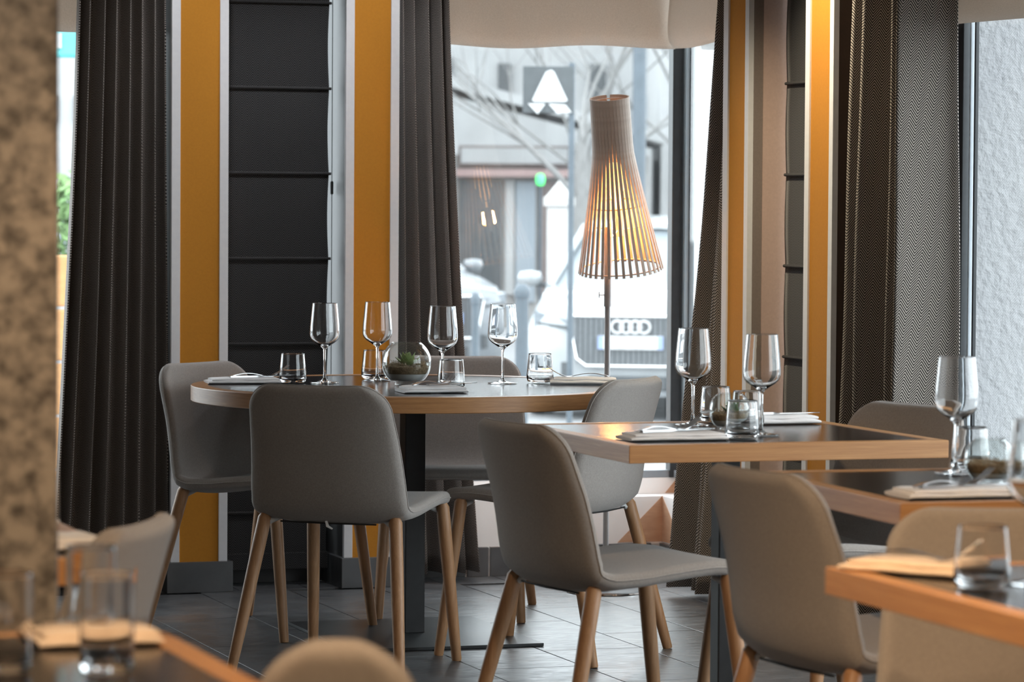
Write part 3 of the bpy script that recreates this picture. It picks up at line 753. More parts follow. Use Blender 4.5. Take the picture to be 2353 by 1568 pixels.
# ================================================================== GLASSWARE
TOP = 0.74
WINE = [(0, 0), (.0430, 0), (.0445, .0008), (.0435, .0018), (.028, .0036), (.010, .0068), (.0048, .014), (.0036, .03), (.0034, .06), (.0036, .092), (.0050, .1005), (.0095, .1063), (.020, .1133), (.033, .1218), (.0405, .1295), (.0438, .1385), (.0447, .147), (.0444, .156), (.0432, .175), (.0402, .205), (.0388, .220), (.0377, .2315), (.0373, .2358), (.0372, .2366), (.0366, .2372), (.0360, .2366), (.0361, .2358), (.0366, .2315), (.0377, .220),
        (.0391, .205), (.0421, .175), (.0433, .156), (.0435, .147), (.0426, .1393), (.0394, .1312), (.032, .1238), (.019, .1160), (.008, .1110), (0, .1102)]
wine_me = MB().lathe(WINE, 56).mesh('wine_glass', 'glass', smooth=3.1)
TUMB = [(0, .0), (.027, .0), (.0335, .0015), (.0385, .006), (.0408, .014), (.0407, .023), (.0383, .048), (.0362, .069), (.0348, .0835), (.0345, .0870), (.0340, .0880), (.0334, .0870), (.0337, .0835), (.0351, .069), (.0369, .048), (.0390, .024), (.0378, .0165), (.033, .0120), (.024, .0098), (0, .0092)]
tumb_me = MB().lathe(TUMB, 56).mesh('tumbler', 'glass', smooth=3.1)
TALL = [(0, 0), (.026, 0), (.0295, .003), (.031, .010), (.0315, .03), (.0315, .07), (.0315, .111), (.0314, .1148), (.0309, .1155), (.0303, .1148), (.0302, .111), (.0301, .07), (.0301, .03), (.0285, .014), (.02, .011), (0, .011)]
tall_me = MB().lathe(TALL, 48).mesh('tall_tumbler', 'glass', smooth=3.1)
def glass(name, me, x, y, label, cat, group):
    o = link(name, me); o.location = (x, y, TOP + .0004); tag(o, label, cat, group); return o
GW, GT = 'wine glasses on the tables', 'water tumblers on the tables'
for x, y, l in ((2.798, 10.153, 'leftmost wine glass on the round table, before the dark blind'),
                (2.990, 10.253, 'wine glass on the round table in front of the ochre pier'),
                (3.067, 9.839, 'wine glass on the round table right of the succulent bowl'),
                (3.310, 10.016, 'rightmost wine glass on the round table, before the white car'),
                (3.158, 8.069, 'wine glass on the middle square table in front of the dark window post'),
                (3.182, 7.690, 'wine glass on the middle square table in front of the warm lit reveal'),
                (3.123, 6.515, 'large looking wine glass at far right on the second square table'),
                (2.335, 4.597, 'blurred wine glass cut by the right edge, on the nearest table')):
    glass('wine_glass', wine_me, x, y, l, 'wine glass', GW)
for x, y, l in ((2.705, 10.17, 'tumbler at the left on the round table beside the napkin'),
                (3.009, 10.345, 'tumbler half hidden behind the succulent bowl on the round table'),
                (3.055, 9.715, 'tumbler right of the succulent bowl, behind the white napkin'),
                (3.436, 10.038, 'tumbler alone at the right on the round table, before the car'),
                (3.262, 8.180, 'tumbler at the back of the middle square table'),
                (3.098, 7.600, 'tumbler nearest the front edge of the middle square table'),
                (3.262, 7.972, 'tumbler on the middle square table beside the stem of the right glass'),
                (3.196, 6.60, 'tumbler behind the bowl on the second square table'),
                (2.235, 4.573, 'blurred tumbler on the nearest right table with orange edge')):
    glass('tumbler', tumb_me, x, y, l, 'tumbler', GT)
for x, y, l in ((0.895, 4.335, 'blurred tall tumbler before the granite column on the lower left table'),
                (0.846, 4.010, 'blurred tall tumbler right of the other on the lower left table'),
                (0.735, 4.05, 'blurred tall tumbler at the lower left corner')):
    glass('tall_tumbler', tall_me, x, y, l, 'tumbler', 'tall tumblers on the lower left table')

# succulent bowls
def leaf_mesh(l, w, mat):
    m = MB(); n = 7; V = []; rows = []
    for i in range(n + 1):
        t = i / n; ww = w * (math.sin(PI * min(1, t * 0.75 + 0.12)) ** 0.8) * (1 - t ** 4) + 0.0004
        th = 0.18 * ww + 0.0004; z = 0.22 * l * t * t
        o = len(V); V += [(-ww, l * t, z + th * .5), (0, l * t, z + th * .1), (ww, l * t, z + th * .5), (0, l * t, z - th)]; rows.append(o)
    m.add(V, [])
    for a, b in zip(rows, rows[1:]):
        for k in range(4): m.f.append((a + k, a + (k + 1) % 4, b + (k + 1) % 4, b + k))
    m.f.append((rows[-1], rows[-1] + 1, rows[-1] + 2, rows[-1] + 3))
    return m.mesh('leaf', mat, smooth=1.2)
def bowl(x, y, s, label, dark=False, plant=True, tilt=0.0):
    t = thing('succulent_bowl', label, 'terrarium', (x, y, TOP + .0004), 0, 'glass bowls with succulents')
    R, zc, th = 0.073 * s, 0.0665 * s, 0.0016
    def arc(r, a0, a1, n, off=0): return [(r * math.cos(a0 + (a1 - a0) * i / n), zc + r * math.sin(a0 + (a1 - a0) * i / n)) for i in range(n + 1)]
    foot = [(0, 0.0), (.030 * s, 0), (.036 * s, .002 * s), (.0365 * s, .005 * s), (.033 * s, .009 * s)]
    a0 = math.asin((0.0125 * s - zc) / R); a1 = rad(53)
    outer = foot + arc(R, a0 + .06, a1, 22); inner = arc(R - th, a1, a0 + .10, 22) + [(.020 * s, .0125 * s), (0, .0115 * s)]
    rim = [(outer[-1][0] - th * .2, outer[-1][1] + .0012)]
    MB().lathe(outer + rim + inner, 64).build('bowl', 'bowl_glass', t, smooth=3.1)
    ri = R - th - .0015
    def fill(z0, z1, name, mat, bumps=0.0, seed=1):
        prof = [(0, z0)]
        n = 8
        for i in range(n + 1):
            z = z0 + (z1 - z0) * i / n; rr = math.sqrt(max(0, ri * ri - (z - zc) ** 2)); prof.append((rr, z))
        prof += [(prof[-1][0] * q, z1) for q in (.8, .6, .4, .2)] + [(0, z1)]
        m = MB().lathe(prof, 40)
        rnd = random.Random(seed)
        if bumps: m.v = [(a, b, c + (rnd.uniform(-.3, 1) * bumps if c > z1 - 1e-6 and math.hypot(a, b) < ri * .97 else 0)) for a, b, c in m.v]
        return m.build(name, mat, t, smooth=1.5)
    z_s = .034 * s if plant else .03 * s
    fill(.0155 * s, z_s, 'sand', 'sand')
    fill(z_s + .0004, .055 * s, 'moss_bed', 'moss', .008 * s, 4)
    m = MB(); rnd = random.Random(int(s * 90))
    for i in range(150):
        an = rnd.uniform(0, 2 * PI); rr = ri * .86 * math.sqrt(rnd.random()); zz = .056 * s + rnd.uniform(0, .006) * s
        dx, dy, dz = rnd.uniform(-1, 1) * .010 * s, rnd.uniform(-1, 1) * .010 * s, rnd.uniform(0, .012) * s
        p = Vector((rr * math.cos(an), rr * math.sin(an), zz)); q = p + Vector((dx, dy, dz))
        if (q - Vector((0, 0, zc))).length > ri * .97: continue
        m.tube([p, p.lerp(q, .5) + Vector((0, 0, .003 * s)), q], .0006 * s, 4)
    tag(m.build('moss_fibres', 'moss_fibre', t), None, kind='stuff')
    if plant:
        sp = MB().lathe([(0, 0), (.006 * s, 0), (.007 * s, .006 * s), (0, .01 * s)], 10).build('succulent', 'succulent_dark' if dark else 'succulent', t)
        sp.location = (0, -.012 * s, .057 * s)
        mat = 'succulent_dark' if dark else 'succulent'
        lm = [leaf_mesh(.046 * s, .0115 * s, mat), leaf_mesh(.044 * s, .0110 * s, mat), leaf_mesh(.035 * s, .009 * s, mat)]
        for ring, (n, up) in enumerate(((8, rad(22)), (7, rad(45)), (5, rad(68)))):
            for k in range(n):
                lf = link('leaf', lm[ring], sp); lf.location = (0, 0, .003 * s * ring)
                lf.rotation_euler = (up, 0, 2 * PI * k / n + ring * .35)
    return t
bowl(2.999, 9.976, 1.0, 'round glass bowl with a green succulent on the round table')
bowl(3.175, 7.868, 0.70, 'small glass bowl with a dark green plant on the middle square table', dark=True)
bowl(3.075, 6.262, 0.70, 'small glass bowl of dry moss on the second square table', plant=False)

# ================================================================== NAPKINS AND CUTLERY
def napkin_mesh(l, w, h, mat, seed=1):
    rnd = random.Random(seed); m = MB()
    def slab(l, w, z0, h, x, y, wob):
        n = 18; sec = []
        for k in range(20):
            a = 2 * PI * k / 20; c, s = math.cos(a), math.sin(a)
            sec.append((math.copysign(abs(c) ** .35, c) * w / 2, (math.copysign(abs(s) ** .7, s) * .5 + .5) * h))
        rings = []
        for i in range(n + 1):
            t = i / n; xx = (t - .5) * l; e = min(1, (1 - abs(2 * t - 1) ** 14))
            o = len(m.v)
            for (yy, zz) in sec:
                m.v.append((x + xx + wob * math.sin(yy * 40) * .3, y + yy * (.97 + .03 * e) + wob * math.sin(t * 7 + seed), z0 + zz * (.75 + .25 * e) * (1 + .10 * math.sin(t * 11 + seed * 2))))
            rings.append(o)
        for a, b in zip(rings, rings[1:]):
            for k in range(20): m.f.append((a + k, a + (k + 1) % 20, b + (k + 1) % 20, b + k))
        m.f.append(tuple(rings[0] + k for k in range(20))); m.f.append(tuple(rings[-1] + k for k in range(20)))
    slab(l, w, 0, h * .62, 0, 0, .0012)
    slab(l * .93, w * .86, h * .50, h * .50, l * .02, .002, .001)
    return m.mesh('napkin', mat, smooth=1.0)
def napkin(x, y, rz, l, w, h, label, mat='napkin', seed=1):
    o = link('napkin', napkin_mesh(l, w, h, mat, seed)); o.location = (x, y, TOP + .0002); o.rotation_euler = (0, 0, rz)
    return tag(o, label, 'napkin', 'folded cloth napkins')
def fork_mesh():
    m = MB(); L = .19
    def zc(t): return .003 + .009 * math.sin(PI * min(1, t / .62)) ** 1.2 * (t < .62) - .001 * (t >= .62) + (.032 * ((t - .66) / .34) ** 1.7 if t > .66 else 0)
    n = 26; rings = []
    for i in range(n + 1):
        t = i / n * .80
        w = .0085 * (1 - t * .9) if t < .45 else (.0045 if t < .58 else .0045 + .0075 * min(1, (t - .58) / .14))
        if t < .05: w = .0085 * math.sqrt(max(.15, t / .05))
        th = .0011; o = len(m.v); x = t * L; z = zc(t)
        m.v += [(x, -w, z - th), (x, w, z - th), (x, w, z + th), (x, -w, z + th)]; rings.append(o)
    for a, b in zip(rings, rings[1:]):
        for k in range(4): m.f.append((a + k, a + (k + 1) % 4, b + (k + 1) % 4, b + k))
    m.f.append(tuple(rings[0] + k for k in range(4))); m.f.append(tuple(rings[-1] + k for k in range(4)))
    for k in range(4):
        yy = (-1.5 + k) * .0062
        pts = [(t * L, yy, zc(t)) for t in (.78, .83, .88, .93, .97, 1.0)]
        m.tube(pts, [.0019, .0018, .0017, .0016, .0013, .0006], 6, flat=.7)
    return m.mesh('fork', 'steel', smooth=.8)
def knife_mesh():
    m = MB(); L = .215; n = 24; rings = []
    for i in range(n + 1):
        t = i / n; x = t * L
        if t < .45: w, th = .0062 * (1 - .35 * t), .0026
        else: w, th = .0075 * (1 - max(0, (t - .8) / .2) ** 2 * .9), .0009
        z = .004; o = len(m.v); m.v += [(x, -w, z - th), (x, w, z - th), (x, w, z + th), (x, -w, z + th)]; rings.append(o)
    for a, b in zip(rings, rings[1:]):
        for k in range(4): m.f.append((a + k, a + (k + 1) % 4, b + (k + 1) % 4, b + k))
    m.f.append(tuple(rings[0] + k for k in range(4))); m.f.append(tuple(rings[-1] + k for k in range(4)))
    return m.mesh('knife', 'steel', smooth=.8)
fork_me, knife_me = fork_mesh(), knife_mesh()
def cutlery(x, y, rz, h, lf, lk, dk=(0, -.018), fk=True):
    if lf:
        o = link('fork', fork_me); o.location = (x, y, TOP + h); o.rotation_euler = (0, 0, rz); tag(o, lf, 'fork', 'forks on napkins')
    if lk:
        c, s = math.cos(rz), math.sin(rz)
        o = link('knife', knife_me); o.location = (x + dk[0] * c - dk[1] * s, y + dk[0] * s + dk[1] * c, TOP + h - .001); o.rotation_euler = (0, 0, rz); tag(o, lk, 'knife', 'knives on napkins')
# round table
napkin(2.560, 10.205, -.10, .215, .125, .016, 'folded grey napkin at the left rim of the round table', seed=2)
cutlery(2.515, 10.20, .10, .0165, 'fork with raised tines on the left napkin of the round table', 'knife beside the fork on the left napkin of the round table')
napkin(2.965, 9.615, -.05, .185, .13, .018, 'white napkin at the front rim of the round table, below the bowl', seed=3)
cutlery(2.905, 9.60, .55, .0185, 'fork with tines up on the front napkin below the succulent bowl', 'knife across the front napkin below the succulent bowl', (.03, -.03))
napkin(3.545, 9.955, -.32, .20, .11, .020, 'folded peach lit napkin at the right rim of the round table', seed=4)
cutlery(3.615, 9.915, PI - .32, .0205, 'fork with raised tines on the right napkin of the round table', None)
# middle square table
napkin(2.925, 7.605, -.03, .235, .125, .017, 'white napkin at the near left corner of the middle square table', seed=5)
cutlery(2.835, 7.60, .30, .0175, 'fork leaning over the near napkin of the middle square table', 'knife on the near napkin of the middle square table', (.0, -.02))
napkin(3.385, 8.095, .04, .205, .115, .022, 'thick rolled white napkin at the back right of the middle square table', seed=6)
cutlery(3.29, 8.085, .03, .0225, None, 'knife on the thick rolled napkin of the middle square table', (0, 0))
# second square table
napkin(2.885, 6.01, -.02, .245, .125, .017, 'white napkin near the front corner of the second square table', seed=7)
cutlery(2.79, 6.00, .25, .0175, 'fork on the napkin of the second square table', 'knife on the napkin of the second square table', (0, -.02))
# nearest right table
napkin(2.235, 4.80, -.95, .20, .12, .018, 'cream lit napkin on the nearest right table with orange edge', 'napkin_cream', seed=8)
cutlery(2.19, 4.865, -.95, .0185, 'blurred fork on the cream napkin of the nearest right table', None)
# lower left table
napkin(0.89, 4.30, .02, .155, .11, .018, 'cream lit napkin on the lower left corner table', 'napkin_cream', seed=9)
cutlery(0.83, 4.30, .05, .0185, None, 'blurred knife on the cream napkin of the lower left table', (0, .02))
# left table
napkin(1.09, 5.92, .1, .11, .17, .024, 'blurred white napkin at the edge of the left table behind the column', seed=10)
napkin(1.085, 5.48, .1, .10, .15, .02, 'second blurred white napkin nearer on the left table behind the column', seed=11)

# ================================================================== FLOOR LAMP
def floor_lamp(x, y):
    t = thing('floor_lamp', 'slatted birch floor lamp glowing orange before the street window', 'lamp', (x, y, 0))
    MB().lathe([(0, 0), (.125, 0), (.125, .006), (.120, .010), (.012, .013), (0, .013)], 48).build('base', 'black_metal', t, smooth=.6)
    MB().lathe([(.1255, .0005), (.128, .002), (.1255, .007)], 48).build('base_ring', 'chrome', t, smooth=1)
    MB().tube([(0, 0, .01), (0, 0, .5), (0, 0, 1.00)], .0095, 16).build('pole', 'lamp_metal', t, smooth=1)
    MB().tube([(0, 0, .94), (0, 0, 1.20)], .0125, 16).build('sleeve', 'lamp_metal', t, smooth=1)
    k = MB().tube([(-.012, 0, .978), (-.03, 0, .978)], .0018, 8); k.tube([(-.030, 0, .969), (-.030, 0, .988)], .002, 8); k.build('height_screw', 'lamp_metal', t)
    sh = bpy.data.objects.new('lamp_shade', None); COL.objects.link(sh); sh.parent = t; sh.empty_display_size = .05
    H = .575
    def rad_at(q):   # q 0 top .. 1 bottom
        return .0625 + .003 * q / .35 if q < .3 else .0651 + (.139 - .0651) * ((q - .3) / .7) ** 1.12
    N = 36
    hw, ht = .0046, .0022
    m = MB(); n = 22; rings = []
    for i in range(n + 1):
        q = i / n; r = rad_at(q); z = -H * q; w = .0056 - .0010 * q
        o = len(m.v); m.v += [(r - ht, -w, z), (r + ht, -w, z), (r + ht, w, z), (r - ht, w, z)]; rings.append(o)
    for a, b in zip(rings, rings[1:]):
        for k2 in range(4): m.f.append((a + k2, a + (k2 + 1) % 4, b + (k2 + 1) % 4, b + k2))
    m.f.append((0, 1, 2, 3)); m.f.append(tuple(rings[-1] + k2 for k2 in range(4)))
    slat = m.mesh('slat', 'birch', smooth=.6)
    ms = MB(); o0 = 4   # shorter slat for the notch in the top rim
    ms.v = [v for v in m.v[4:]]; nn = len(rings) - 1
    for i in range(nn - 1):
        a, b = i * 4, (i + 1) * 4
        for k2 in range(4): ms.f.append((a + k2, a + (k2 + 1) % 4, b + (k2 + 1) % 4, b + k2))
    ms.f.append((0, 1, 2, 3)); ms.f.append(tuple((nn - 1) * 4 + k2 for k2 in range(4)))
    slat_s = ms.mesh('slat', 'birch', smooth=.6)
    for k2 in range(N):
        s = link('slat', slat_s if k2 == 9 else slat, sh); s.rotation_euler = (0, 0, 2 * PI * (k2 + .25) / N)
    for q, rr in ((.985, .0025), (.30, .002), (.02, .002), (.62, .002)):
        r = rad_at(q) - .0055
        MB().tube([(r * math.cos(2 * PI * i / 48), r * math.sin(2 * PI * i / 48), -H * q) for i in range(48)], rr, 6, closed=True).build('shade_ring', 'birch', sh, smooth=1)
    MB().lathe([(0, -.215), (.02, -.218), (.033, -.24), (.036, -.27), (.028, -.305), (.016, -.335), (.013, -.37), (0, -.372)], 24).build('bulb', 'bulb_glow', sh, smooth=3)
    MB().tube([(0, 0, -.372), (0, 0, -.40), (0, 0, -.46)], .016, 14).build('lamp_socket', 'plastic_white', sh, smooth=1)
    for an in (0.3, 2.4, 4.5):
        MB().tube([(0, 0, -.44), (.11 * math.cos(an), .11 * math.sin(an), -.44)], .002, 6).build('shade_spoke', 'lamp_metal', sh)
    # tilted towards the room and a little to the left
    M = Matrix.Rotation(-YAW, 4, 'Z') @ Matrix.Rotation(rad(10.5), 4, 'X') @ Matrix.Rotation(rad(-4.5), 4, 'Y')
    top = Vector((-.016, -.046, 1.622))
    sh.matrix_local = Matrix.Translation(top) @ M
    l = bpy.data.lights.new('lamp_bulb_light', 'POINT'); l.energy = 20; l.color = (1, .42, .11); l.shadow_soft_size = .03
    lo = bpy.data.objects.new('lamp_bulb_light', l); COL.objects.link(lo); lo.parent = sh; lo.location = (0, 0, -.41)
    return t
floor_lamp(3.965, 10.905)

# ================================================================== OUTSIDE: THE STREET
CS, SN = math.cos(YAW), math.sin(YAW)
GZ = -0.48
def street(X, D, z=GZ): return (X * CS + D * SN, -X * SN + D * CS, z)     # X across the street view, D distance from the viewer
SRZ = -YAW
ground = struct('floor_street', (0, 0, 0), me=BOX((-60, 12.4, GZ - .1), (90, 140, GZ)).mesh('street', 'asphalt'), label='pale street surface outside the windows')
ground2 = struct('floor_terrace', (0, 0, 0), me=BOX((4.95, -20, GZ - .1), (60, 12.4, GZ)).mesh('street', 'asphalt'), label='pale paving outside the side windows')
# stucco wall outside the near side window
sw = struct('wall_outside', (4.53, 9.36, GZ), me=BOX((0, 0, 0), (2.4, 0.25, 4.2)).mesh('stucco_wall', 'stucco'), label='rough white stucco wall outside the right window')

def loft(m, secs):
    rings = []
    for s in secs: rings.append(m.add(s, []))
    n = len(secs[0])
    for a, b in zip(rings, rings[1:]):
        for k in range(n): m.f.append((a + k, a + (k + 1) % n, b + (k + 1) % n, b + k))
    m.f.append(tuple(rings[0] + k for k in range(n))); m.f.append(tuple(reversed([rings[-1] + k for k in range(n)])))
    return m
def make_car(label, body, rack=False, rings=True):
    t = thing('car', label, 'car', (0, 0, 0), 0)
    def sec(y, zl, zh, w, wt, crown):
        # lower body cross section: rocker, bulging flank, shoulder, crowned top
        return [(-w * .90, y, zl), (-w, y, zl + (zh - zl) * .35), (-w * .985, y, zl + (zh - zl) * .75), (-wt, y, zh), (-wt * .5, y, zh + crown), (0, y, zh + crown * 1.25), (wt * .5, y, zh + crown), (wt, y, zh), (w * .985, y, zl + (zh - zl) * .75), (w, y, zl + (zh - zl) * .35), (w * .90, y, zl)]
    S = [sec(0.02, .30, .76, .70, .60, .05), sec(.06, .22, .86, .80, .68, .05), sec(.22, .20, .93, .88, .76, .05), sec(.6, .20, 1.0, .915, .80, .05), sec(1.05, .22, 1.06, .92, .83, .03), sec(2.4, .22, 1.05, .92, .84, .02), sec(3.7, .24, 1.05, .90, .82, .02), sec(4.25, .30, 1.0, .84, .76, .02), sec(4.36, .40, .9, .75, .68, .02)]
    loft(MB(), S).build('body', body, t, smooth=.9)
    def gs(y, z0, z1, w0, w1): return [(-w0, y, z0), (-w1, y, z1 - .03), (-w1 * .85, y, z1), (0, y, z1 + .02), (w1 * .85, y, z1), (w1, y, z1 - .03), (w0, y, z0)]
    loft(MB(), [gs(1.0, 1.03, 1.06, .80, .79), gs(1.80, 1.04, 1.515, .81, .62), gs(2.5, 1.04, 1.565, .82, .63), gs(3.4, 1.04, 1.52, .80, .61), gs(4.0, 1.03, 1.20, .76, .68)]).build('cabin', 'car_glass', t, smooth=.5)
    # roof skin and pillars
    loft(MB(), [[(-.60, 1.76, 1.49), (0, 1.74, 1.53), (.60, 1.76, 1.49), (.60, 1.80, 1.535), (0, 1.80, 1.565), (-.60, 1.80, 1.535)],
                [(-.64, 2.5, 1.53), (0, 2.5, 1.56), (.64, 2.5, 1.53), (.62, 2.5, 1.595), (0, 2.5, 1.615), (-.62, 2.5, 1.595)],
                [(-.60, 3.5, 1.48), (0, 3.5, 1.52), (.60, 3.5, 1.48), (.60, 3.5, 1.53), (0, 3.5, 1.565), (-.60, 3.5, 1.53)]]).build('roof', body, t, smooth=.9)
    for s in (-1, 1):
        MB().tube([(s * .805, .98, 1.04), (s * .715, 1.4, 1.29), (s * .63, 1.80, 1.53)], [.035, .033, .035], 8).build('pillar', body, t, smooth=1)
        MB().tube([(s * .63, 1.8, 1.54), (s * .64, 2.5, 1.58), (s * .60, 3.45, 1.53)], .03, 8).build('roof_rail', body if not rack else 'car_dark', t, smooth=1)
        mm = MB().lathe([(0, -.07), (.07, -.055), (.095, 0), (.075, .055), (0, .065)], 14).build('mirror', body, t, smooth=2)
        mm.location = (s * 1.0, 1.18, 1.11); mm.scale = (1.15, .8, 1.0)
        MB().tube([(s * .84, 1.2, 1.05), (s * .98, 1.18, 1.07)], .025, 6).build('mirror_arm', 'car_dark', t)
        hl = loft(MB(), [[(s * .44, -.005, .70), (s * .44, -.005, .79), (s * .46, .10, .80), (s * .46, .10, .69)], [(s * .80, .10, .72), (s * .80, .10, .87), (s * .80, .22, .88), (s * .80, .22, .71)]]).build('headlight', 'headlight', t)
        loft(MB(), [[(s * .52, -.012, .735), (s * .52, -.012, .755), (s * .52, .05, .755), (s * .52, .05, .735)], [(s * .76, .065, .755), (s * .76, .065, .785), (s * .76, .12, .785), (s * .76, .12, .755)]]).build('lamp_strip', 'car_dark', hl)
        loft(MB(), [[(s * .50, .00, .34), (s * .50, .00, .47), (s * .52, .12, .47), (s * .52, .12, .34)], [(s * .80, .09, .34), (s * .80, .09, .45), (s * .80, .2, .45), (s * .80, .2, .34)]]).build('air_intake', 'car_dark', t)
        for yy in (.85, 3.5):
            MB().tube([(s * .74, yy, .34), (s * .93, yy, .34)], .335, 24).build('wheel', 'car_dark', t, smooth=.6)
    g = MB().prism([(-.44, .50), (-.50, .80), (-.46, .84), (.46, .84), (.50, .80), (.44, .50), (.36, .44), (-.36, .44)], -.02, .06).build('grille', 'car_trim', t, bevel=.01)
    fr_ = [(-.44, .50), (-.50, .80), (-.46, .84), (.46, .84), (.50, .80), (.44, .50), (.36, .44), (-.36, .44)]
    MB().tube([(x, -.025, z) for x, z in fr_], .014, 8, closed=True).build('grille_surround', 'chrome', g, smooth=1)
    bar = BOX((-.004, -.034, .46), (.004, -.015, .83)).mesh('grille_bar', 'car_dark')
    for i in range(21):
        b = link('grille_bar', bar, g); b.location = ((i - 10) * .043, 0, 0)
    if rings:
        bd = bpy.data.objects.new('ring_badge', None); COL.objects.link(bd); bd.parent = t
        rm = MB().tube([(.048 * math.cos(2 * PI * i / 32), 0, .048 * math.sin(2 * PI * i / 32)) for i in range(32)], .0105, 8, closed=True).mesh('badge_ring', 'plate_white', smooth=2)
        for i in range(4):
            r = link('badge_ring', rm, bd); r.location = ((i - 1.5) * .071, -.045, .755)
    pl = BOX((-.26, -.05, .575), (.26, -.03, .685)).build('number_plate', 'plate_white', t, bevel=.004)
    for s in (-1, 1): BOX((s * .24 - .022, -.053, .578), (s * .24 + .022, -.049, .682)).build('plate_band', 'plate_blue', pl)
    BOX((-.34, -.01, .26), (.34, .05, .36)).build('lower_intake', 'car_dark', t)
    BOX((-.55, -.005, .20), (.55, .08, .245)).build('skid_plate', 'car_trim', t)
    if rack:
        for yy in (2.1, 2.9): MB().tube([(-.7, yy, 1.68), (.7, yy, 1.68)], .02, 8).build('rack_bar', 'car_trim', t)
        BOX((-.62, 1.9, 1.70), (-.18, 3.4, 1.85)).build('roof_box', 'car_white', t, bevel=.05)
        BOX((.0, 2.0, 1.70), (.5, 3.2, 1.78)).build('ski_bundle', 'car_white', t, bevel=.02)
    return t
carA = make_car('white SUV with four linked rings parked facing the street window', 'car_white')
carA.location = street(.95, 28.2); carA.rotation_euler = (0, 0, SRZ + rad(-9))
carB = make_car('grey car with roof rack parked behind the white SUV at left', 'car_grey', rack=True, rings=False)
carB.location = street(-.72, 33.5); carB.rotation_euler = (0, 0, SRZ + rad(28))
carC = make_car('pale car beyond the white SUV, right of the dark corner post', 'car_white', rings=False)
carC.location = street(2.55, 36.5); carC.rotation_euler = (0, 0, SRZ + rad(10))

def bollard(X, D, h, label, r=.045):
    t = thing('bollard', label, 'bollard', street(X, D), 0, 'steel bollards on the street')
    MB().tube([(0, 0, 0), (0, 0, h)], r, 16).build('post', 'steel_blue', t, smooth=1)
    MB().lathe([(r * 1.15, h - .06), (r * 1.25, h - .03), (r * 1.2, h), (r * .7, h + .03), (0, h + .035)], 16).build('cap', 'steel_blue', t, smooth=1)
bollard(.066, 24.0, 1.16, 'blue grey bollard before the headlight of the white SUV')
bollard(-.27, 26.0, 1.05, 'blue grey bollard left of the white SUV near the curtain', .03)
bollard(1.42, 23.5, .46, 'short grey bollard seen low under the white SUV')
# sign board with triangles
sb = thing('sign_board', 'dark square sign with white triangle and smaller inverted triangle', 'sign', street(.245, 25.0, 0), SRZ)
BOX((-.18, 0, 1.895), (.18, .03, 2.225)).build('panel', 'sign_slate', sb, bevel=.004)
MB().prism([(-.115, 1.985), (-.02, 2.185), (.02, 2.20), (.04, 2.185), (.135, 1.985), (.115, 1.975), (-.10, 1.975)], -.012, -.002).build('white_triangle', 'sign_white', sb)
MB().prism([(-.145, 1.962), (-.02, 1.962), (-.075, 1.888)], -.012, -.002).build('inverted_triangle', 'sign_white', sb)
MB().prism([(.0, 1.962), (.12, 1.955), (.165, 1.90), (.06, 1.895)], -.012, -.002).build('white_arrow', 'sign_white', sb)
MB().tube([(.165, .03, GZ), (.165, .03, 2.25)], .022, 10).build('sign_post', 'steel_blue', sb, smooth=1)
# stone gate post with pyramid cap
sp_ = thing('gate_post', 'white stone gate post with pyramid cap beyond the car', 'post', street(.45, 34.5), SRZ)
BOX((-.115, -.115, 0), (.115, .115, 1.70)).build('shaft', 'stone_post', sp_, bevel=.006)
BOX((-.15, -.15, 1.70), (.15, .15, 1.79)).build('cap_slab', 'stone_post', sp_, bevel=.008)
m = MB(); m.add([(-.13, -.13, 1.79), (.13, -.13, 1.79), (.13, .13, 1.79), (-.13, .13, 1.79), (0, 0, 1.95)], [(0, 1, 4), (1, 2, 4), (2, 3, 4), (3, 0, 4), (0, 3, 2, 1)]); m.build('cap_pyramid', 'stone_post', sp_)
# lamp post
lp = thing('street_post', 'wide blue grey street post right of the floor lamp', 'post', street(1.247, 35.2), SRZ)
MB().tube([(0, 0, 0), (0, 0, 6)], .068, 18).build('pole', 'steel_blue', lp, smooth=1)
MB().lathe([(.085, 0), (.085, .35), (.06, .4), (.055, .42)], 18).build('collar', 'steel_blue', lp, smooth=1)
# bare trees
def tree(X, D, h, label, seed, r0=.09, lean=0.0):
    t = thing('bare_tree', label, 'tree', street(X, D), 0, 'bare winter trees')
    rnd = random.Random(seed)
    trunk = MB(); pts = [Vector((lean * q * q, 0, h * .42 * q)) for q in (0, .25, .5, .75, 1)]
    trunk.tube(pts, [r0 * 1.25, r0, r0 * .92, r0 * .86, r0 * .8], 12); trunk.build('trunk', 'bark', t, smooth=1)
    br = MB()
    def grow(p, d, l, r, lv):
        n = 4; q = p.copy(); P = [q.copy()]; R = [r]
        for i in range(n):
            d = (d + Vector((rnd.uniform(-.25, .25), rnd.uniform(-.25, .25), rnd.uniform(-.05, .18)))).normalized()
            q = q + d * l / n; P.append(q.copy()); R.append(r * (1 - .55 * (i + 1) / n))
        br.tube(P, R, 6 if lv < 2 else 4)
        if lv < 4:
            for k in range(3 if lv < 3 else 2):
                i = rnd.randint(2, n); a = rnd.uniform(0, 2 * PI); sp = rnd.uniform(.5, 1.0)
                nd_ = (d + Vector((math.cos(a) * sp, math.sin(a) * sp, rnd.uniform(-.1, .3)))).normalized()
                grow(P[i], nd_, l * rnd.uniform(.6, .8), R[i] * .75, lv + 1)
    top = pts[-1]
    for k in range(5):
        a = 2 * PI * k / 5 + rnd.uniform(-.4, .4); grow(pts[rnd.randint(3, 4)], Vector((math.cos(a) * .8, math.sin(a) * .5, .75)).normalized(), h * .30, r0 * .36, 0)
    tag(br.build('branches', 'bark', t, smooth=1), None, kind='stuff')
tree(.66, 36.5, 5.6, 'bare tree with tangled branches behind the triangle sign', 4, .075, .05)
